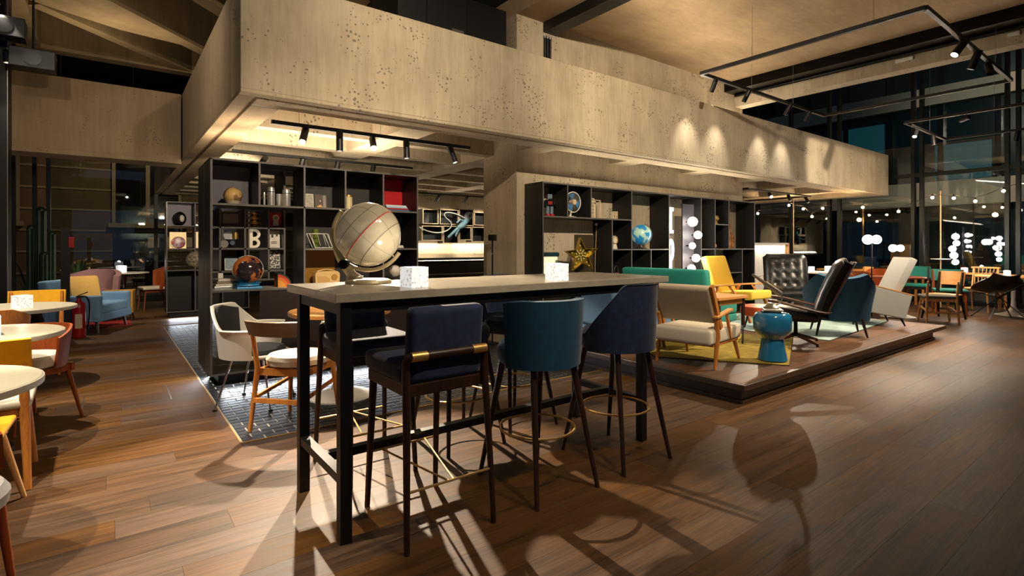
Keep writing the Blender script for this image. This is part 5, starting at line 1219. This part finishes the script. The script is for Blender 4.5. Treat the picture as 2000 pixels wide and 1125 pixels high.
# ================================================================ LEFT ROW OF TABLES
TOPL = mat('cream_laminate', 'c9bea4', .35, var=.05, vscale=30)
EDGL = mat('pale_table_edge', 'bdb4a2', .5)
round_table((-.72, 6.5, 0), .47, .74, 'cream round table furthest back in the left row', TOPL, .035, BLK, edgem=EDGL)
round_table((-.70, 4.62, 0), .46, .74, 'cream round table in the middle of the left row', TOPL, .035, BLK, edgem=EDGL)
round_table((-.66, 3.0, 0), .435, .74, 'cream round table nearest the camera in the left row', TOPL, .035, BLK, edgem=EDGL)
cube((-.62, 6.35, .74), .5, 'glowing glass candle cube on the furthest left table', .11, .8); cube((-.60, 4.5, .74), .2, 'glowing glass candle cube on the middle left table', .12, .8)
chair('yellow_back_chair', 'wooden chair with mustard painted back at the middle left table', (-.56, 4.02, 0), 92, w=.44, d=.44, h=.44, legm=OAKL, seatm=CREAM, st=.05, back='panel', backm=YELP, bz=(.64, .80), lr=(.016, .024), backcurve=.03)
chair('wrap_chair', 'red-brown wood wrap-back chair with cream seat at the middle left table', (-.50, 5.15, 0), 222, w=.46, d=.46, h=.43, legm=TEAKR, seatm=CREAM, st=.085, back='wrap', backm=TEAKR, bz=(.6, .70), posts=False, seatround=True)
chair('wrap_chair', 'orange wood wrap-back chair between the two far left tables', (-.80, 5.72, 0), 95, w=.5, d=.46, h=.43, legm=TEAKR, seatm=mat('pale_blue_seat', '8fb6b8', .8), st=.06, back='wrap', backm=OAKL, bz=(.6, .80), posts=False, seatround=True)
chair('yellow_back_chair', 'wooden chair with mustard back behind the furthest left table', (-.62, 7.18, 0), 268, w=.46, d=.44, h=.44, legm=OAKL, seatm=OAKX, st=.03, back='panel', backm=YELP, bz=(.62, .82), lr=(.014, .022))
chair('cut_off_chair', 'chair with mustard seat under the nearest left table', (-.60, 3.42, 0), 268, w=.44, d=.42, h=.43, legm=ASH, seatm=YELP, st=.03, back='none', bz=(.5, .52), posts=False, splay=.1)
chair('grey_seat_chair', 'chair with pale grey seat at the bottom left photo corner', (-.50, 2.48, 0), 92, w=.46, d=.44, h=.42, legm=TEAKR, seatm=mat('pale_grey_seat', 'a9a59e', .8), st=.07, back='panel', backm=TEAKR, bz=(.60, .72), seatround=True)

# ================================================================ REAR LEFT
box_armchair('light blue armchair at the rear left behind the fire extinguisher', (-.24, 10.42, 0), -25, .95, .56)
one('yellow_throw', 'pale yellow cushion leaning on the rear light blue armchair', 'cushion', MB(Rx(math.radians(-20))).box(-.2, .2, -.06, .06, 0, .4), mat('pale_yellow_cushion', 'd2a95c', .85, var=.06, vscale=60), (-.30, 10.62, .44), .4, bevel=.05)
t = T('pink_armchair', 'dusty pink buttoned armchair by the rear window', 'armchair', (-.25, 12.35, 0), face(250)); PNK = mat('dusty_pink_fabric', '8f6c70', .85)
MB().sheet(shellfn(PI-.1, 2*PI+.1, .33, .25, lambda a: .86-.1*max(0, abs(a-1.5*PI)-.5), .05), 26, 8, .09).build('back_shell', PNK, t, smooth=True); MB().lathe([(.3, .22), (.32, .26), (.31, .4), (.2, .44), (.001, .445)], 28).build('seat_cushion', PNK, t, smooth=True)
for k in range(4): a = PI/4+PI*k/2; leg(t, (.27*math.cos(a), .27*math.sin(a), 0), (.22*math.cos(a), .22*math.sin(a), .24), .012, .02, WALNUT)
t = T('yellow_cabinet', 'small yellow wood side cabinet beside the blue armchair', 'cabinet', (.12, 11.5, 0), -.12)
MB().box(-.22, .22, -.2, .2, .14, .52).build('body', mat_wood('yellow_veneer', 'b5801f', 'dba63c', .4, (3, 20, 20)), t, bevel=.004); MB().box(-.21, .21, -.206, -.2, .15, .51).build('door', MATS['yellow_veneer'], t); MB().sph((.16, -.212, .36), .012, 10, 6).build('knob', WALNUT, t)
for sx in (-1, 1):
    for sy in (-1, 1): leg(t, (sx*.2, sy*.18, 0), (sx*.17, sy*.15, .14), .010, .016, WALNUT)
t = T('red_rug', 'small red rug beneath the yellow cabinet', 'rug', (.0, 10.9, 0)); MB().box(-.5, .28, -.35, .5, .0015, .01).build('pile', mat('red_rug_pile', '8e1f1c', .95, bump=.3, bscale=150), t, bevel=.003, seg=1)
t = T('extinguisher_stand', 'dark upright fire extinguisher stand with red alarm button', 'stand', (-.50, 9.72, 0)); MB().box(-.05, .05, -.02, .02, .02, 1.55).build('post', BLK, t); MB().box(-.14, .14, -.14, .14, 0, .02).build('base', BLK, t); MB().box(.03, .10, -.03, .0, 1.27, 1.42).build('alarm_button', REDP, t, bevel=.01)
t = T('fire_extinguisher', 'red fire extinguisher standing by the dark post', 'fire extinguisher', (-.35, 9.62, .0)); MB().lathe([(.07, 0), (.078, .012), (.08, .03), (.08, .42), (.07, .48), (.03, .52), (.022, .56)], 24).build('cylinder', mat('extinguisher_red', '8f0f14', .3), t, smooth=True)
MB().box(-.03, .05, -.014, .014, .56, .59).bar((-.01, 0, .59), (.10, 0, .64), .02, .012).build('valve', BLK, t); MB().tube(bez((.03, 0, .58), (.14, 0, .6), (.13, 0, .4), (.10, 0, .12), 12), .011, 8).build('hose', BLK, t, smooth=True); MB().box(-.04, .04, -.083, -.078, .14, .34).build('label_plate', mat('extinguisher_label', 'b8a48c', .5), t)
round_table((.20, 13.3, 0), .45, .76, 'white round table by the rear window', WHITE, .02, CHROME)
cube((.18, 13.25, .76), .3, 'glowing glass candle cube on the rear white table', .14, 1.5)
chair('leather_chair', 'red-brown leather chair at the rear white table', (.72, 13.1, 0), 190, w=.5, d=.48, h=.43, legm=TEAKR, seatm=CREAM, st=.06, back='wrap', backm=TEAKR, bz=(.6, .86), posts=False)
chair('wood_chair', 'honey wood chair left of the rear white table', (-.42, 13.35, 0), -10, w=.46, d=.44, legm=OAKL, seatm=OAKX, st=.03, back='panel', backm=OAKX, bz=(.62, .84))
# wooden long table and chair behind the rear bookcase
far_table(1.75, 12.6, 1.2, .6, 'pale table behind the rear left bookcase', 0, WHITE)
chair('yellow_wood_chair', 'golden chair seen through the rear left bookcase', (1.55, 12.0, 0), 88, w=.45, d=.43, legm=OAKL, seatm=OAKX, st=.03, back='panel', backm=OAKL, bz=(.6, .82))
# plants
CACT = mat('dark_cactus_green', '16281c', .5, var=.3, vscale=12, bump=.4, bscale=40); LEAF = mat('leaf_green', '2d4a22', .5, var=.3, vscale=8)
t = T('tall_cactus', 'tall dark cactus in front of the rear left window', 'plant', (-.95, 12.2, 0))
MB().lathe([(.16, 0), (.2, .02), (.23, .34), (.21, .36), (.001, .36)], 24).build('pot', mat('clay_pot', '5a4636', .7), t, smooth=True)
for i, (x, y, h, r) in enumerate(((0, 0, 1.95, .085), (.14, .02, 1.55, .06), (-.13, .03, 1.65, .065), (.05, -.1, 1.2, .055))):
    star_ = [(r*(1 if j % 2 else .72)*math.cos(2*PI*j/16), r*(1 if j % 2 else .72)*math.sin(2*PI*j/16)) for j in range(16)]
    MB(Tr(x, y, 0)).prism(star_, .34, h-.05).build('stem', CACT, t); MB().sph((x, y, h-.05), r*.85, 12, 8).build('stem_tip', CACT, t, smooth=True)
def leafy(label, loc, n, h, m, fl=None):
    t = T('potted_plant', label, 'plant', loc); r_ = random.Random(n)
    MB().lathe([(.1, 0), (.14, .02), (.16, .26), (.001, .26)], 20).build('pot', MATS['clay_pot'], t, smooth=True)
    for i in range(n):
        a = r_.random()*2*PI; L_ = h*(.55+.45*r_.random()); sp = .12+.25*r_.random()
        def f(u, v, a=a, L_=L_, sp=sp):
            w = .05*math.sin(PI*min(1, v*.95+.05)); x = sp*v**1.6; return (x*math.cos(a)-(u-.5)*w*math.sin(a), x*math.sin(a)+(u-.5)*w*math.cos(a), .24+L_*v-.12*v*v)
        MB().sheet(f, 2, 7, .003).build('leaf', m, t, smooth=True)
    if fl:
        for i in range(6): a = r_.random()*2*PI; MB().sph((.2*math.cos(a), .2*math.sin(a), .4+h*r_.random()*.8), .03, 10, 6).build('flower', fl, t, smooth=True)
    return t
leafy('leafy green plant with pale flowers by the rear left window', (-.55, 14.2, 0), 26, .95, LEAF, mat('pale_flower', 'b9b08a', .6))
leafy('dark leafy plant beside the tall cactus', (-1.2, 13.2, 0), 20, 1.0, LEAF)

# ================================================================ BAR BACK WALL
BOXF = mat('pale_box_edge', '8d8068', .5); NAVYB = mat('dark_box_inside', '0b1014', .5)
bx = [(5.62, 6.02, 1.80, 2.14), (6.06, 6.56, 1.80, 2.15), (6.58, 6.98, 1.78, 2.18), (7.0, 7.45, 1.80, 2.12), (5.60, 6.13, 1.42, 1.76), (6.15, 6.56, 1.36, 1.77), (6.58, 6.92, 1.44, 1.75), (6.94, 7.40, 1.40, 1.76)]
nm = ['far left upper', 'second upper', 'tall third upper', 'right upper', 'far left lower', 'second lower', 'small third lower', 'right lower']
for i, (x0, x1, z0, z1) in enumerate(bx):
    t = T('wall_box', nm[i]+' black wall box on the bar back wall', 'wall box', (0, 10.72, 0)); e = .018
    MB().box(x0, x1, .26, .275, z0, z1).build('back', NAVYB, t)
    MB().box(x0, x1, 0, .03, z0, z0+e).box(x0, x1, 0, .03, z1-e, z1).box(x0, x0+e, 0, .03, z0+e, z1-e).box(x1-e, x1, 0, .03, z0+e, z1-e).build('frame', BOXF, t)
    MB().box(x0, x1, .03, .26, z0, z0+e).box(x0, x1, .03, .26, z1-e, z1).box(x0, x0+e, .03, .26, z0+e, z1-e).box(x1-e, x1, .03, .26, z0+e, z1-e).build('sides', NAVYB, t)
t = T('diver_relief', 'pale blue diver figure with long white air hose across the wall boxes', 'wall art', (0, 10.66, 0))
DB = mat('diver_blue', '4a6d7c', .6); DW = mat('diver_white', '83898a', .6)
MB().sph((6.80, 0, 2.02), .10, 18, 12).build('helmet', DW, t, smooth=True); MB(Rx(PI/2)).cyl((6.80, 2.02, .07), .05, .04, 16).build('visor', mat('diver_visor', '2c4a58', .2), t, smooth=True)
MB().tube([(6.78, 0, 1.93), (6.62, 0, 1.78), (6.5, 0, 1.72)], [.06, .07, .05], 10).tube([(6.72, 0, 1.86), (6.56, -.02, 1.92), (6.47, 0, 1.84)], .025, 8).tube([(6.5, 0, 1.72), (6.36, 0, 1.6), (6.24, 0, 1.5)], [.04, .035, .025], 8).tube([(6.52, 0, 1.7), (6.46, 0, 1.58), (6.44, 0, 1.52)], [.035, .03, .02], 8).build('body', DB, t, smooth=True)
MB().tube(bez((6.72, 0, 1.95), (6.3, 0, 2.15), (5.95, 0, 2.1), (6.25, 0, 1.9), 14)+bez((6.3, 0, 1.86), (6.45, 0, 1.7), (6.0, 0, 1.45), (5.5, 0, 1.72), 14), .014, 8).build('hose', DW, t, smooth=True)
t = T('bar_counter', 'black bar counter with pale edge below the wall boxes', 'counter', (0, 0, 0)); MB().box(4.2, 9.4, 10.3, 10.98, 0, .93).build('body', BLK, t); MB().box(4.2, 9.4, 10.27, 10.98, .93, .97).build('top', BLKM, t); MB().box(4.2, 9.4, 10.275, 10.3, .66, .68).build('edge_strip', STEEL, t); MB().box(4.2, 9.4, 10.9, 10.98, .97, 1.02).build('upstand', BLK, t)
# camera post in front of the core
t = T('sensor_post', 'thin black post with small sensor box against the concrete core', 'post', (4.02, 5.72, 0), math.radians(-75))
MB().cyl((0, 0, .01), .012, 1.35, 10).build('post', BLK, t, smooth=True); MB().box(-.05, .05, -.03, .03, 1.36, 1.44).build('box', BLK, t, bevel=.004); MB().cyl((0, 0, 1.18), .016, .02, 10).build('collar', STEEL, t); MB().box(-.07, .07, -.07, .07, 0, .012).build('foot', BLK, t)

# ================================================================ OVERHEAD SERVICES
t = T('air_unit', 'large black air handling unit behind the parapet beside the core', 'air unit', (0, 0, 0))
MB().box(2.55, 4.05, 5.45, 6.6, 3.03, 4.3).build('casing', mat('black_casing', '101112', .5), t, bevel=.006)
for x in (2.9, 3.45): MB().box(x, x+.01, 5.44, 5.45, 3.05, 4.28).build('panel_joint', BLK, t)
MB().box(3.24, 3.40, 5.437, 5.45, 3.84, 3.88).build('name_plate', STEEL, t)
t = T('cable_conduits', 'three black conduits running down the upper core wall', 'conduit', (0, 0, 0))
for i in range(3): MB().cyl((4.60+.045*i, 5.33, 3.0), .018, 1.08, 10).build('pipe', BLK, t, smooth=True); MB().cyl((4.60+.045*i, 5.33, 4.05), .022, .03, 10).build('clip', STEEL, t)
t = T('ceiling_duct', 'black square duct under the concrete ceiling beside the core', 'duct', (0, 0, 0)); MB().box(4.58, 4.80, -3, 5.34, 4.13, 4.258).build('casing', BLK, t)
t = T('blind_casing', 'long black blind casing along the ceiling edge beam', 'blind casing', (0, 0, 0)); MB().box(8.92, 9.28, -3, 5.34, 4.10, 4.258).build('casing', BLKM, t); MB().tube([(9.22, -3, 4.08), (9.22, 5.3, 4.08)], .03, 10).build('roller', BLKM, t)
for i, (x, y) in enumerate(((7.4, .3), (7.9, .1))):
    one('ceiling_bar', ['left', 'right'][i]+' short black bar on the concrete ceiling at the top photo edge', 'ceiling bar', MB().box(-.5, .9, -.03, .03, 0, .07), BLK, (x, y+.6, 4.187), smooth=False)
one('emergency_light', 'small white emergency light on the ceiling edge beam', 'lamp', MB().box(-.03, .0, -.11, .11, 0, .05), WHITE, (9.298, 2.7, 4.0), smooth=False, bevel=.006)
one('emergency_light', 'small white sensor on the ceiling edge beam near the right photo edge', 'lamp', MB().box(-.03, .0, -.06, .06, 0, .05), WHITE, (9.298, 1.52, 4.0), smooth=False, bevel=.006)
for i, (x, y, z, w) in enumerate(((-.93, 7.6, 3.95, .3), (-.93, 8.1, 3.6, .35), (-.7, 8.15, 3.3, .4))):
    t = T('speaker_box', ['upper black loudspeaker at the top left', 'middle black loudspeaker at the top left', 'lower black loudspeaker at the top left'][i], 'loudspeaker', (x, y, z)); MB().box(-w/2, w/2, -.12, .12, 0, .22).build('cabinet', BLK, t, bevel=.01); MB().tube([(0, 0, .22), (0, 0, 4.24-z)], .012, 8).build('bracket', BLK, t); MB(Rx(PI/2)).cyl((0, .11, .12), .08, .006, 18).build('cone', BLKM, t)
spotlight((-.93, 8.2, 3.5), (-.7, 8.0, 0), 12, 'small downlight glowing above the left link beam', 60, color=NEUT, L=.14)
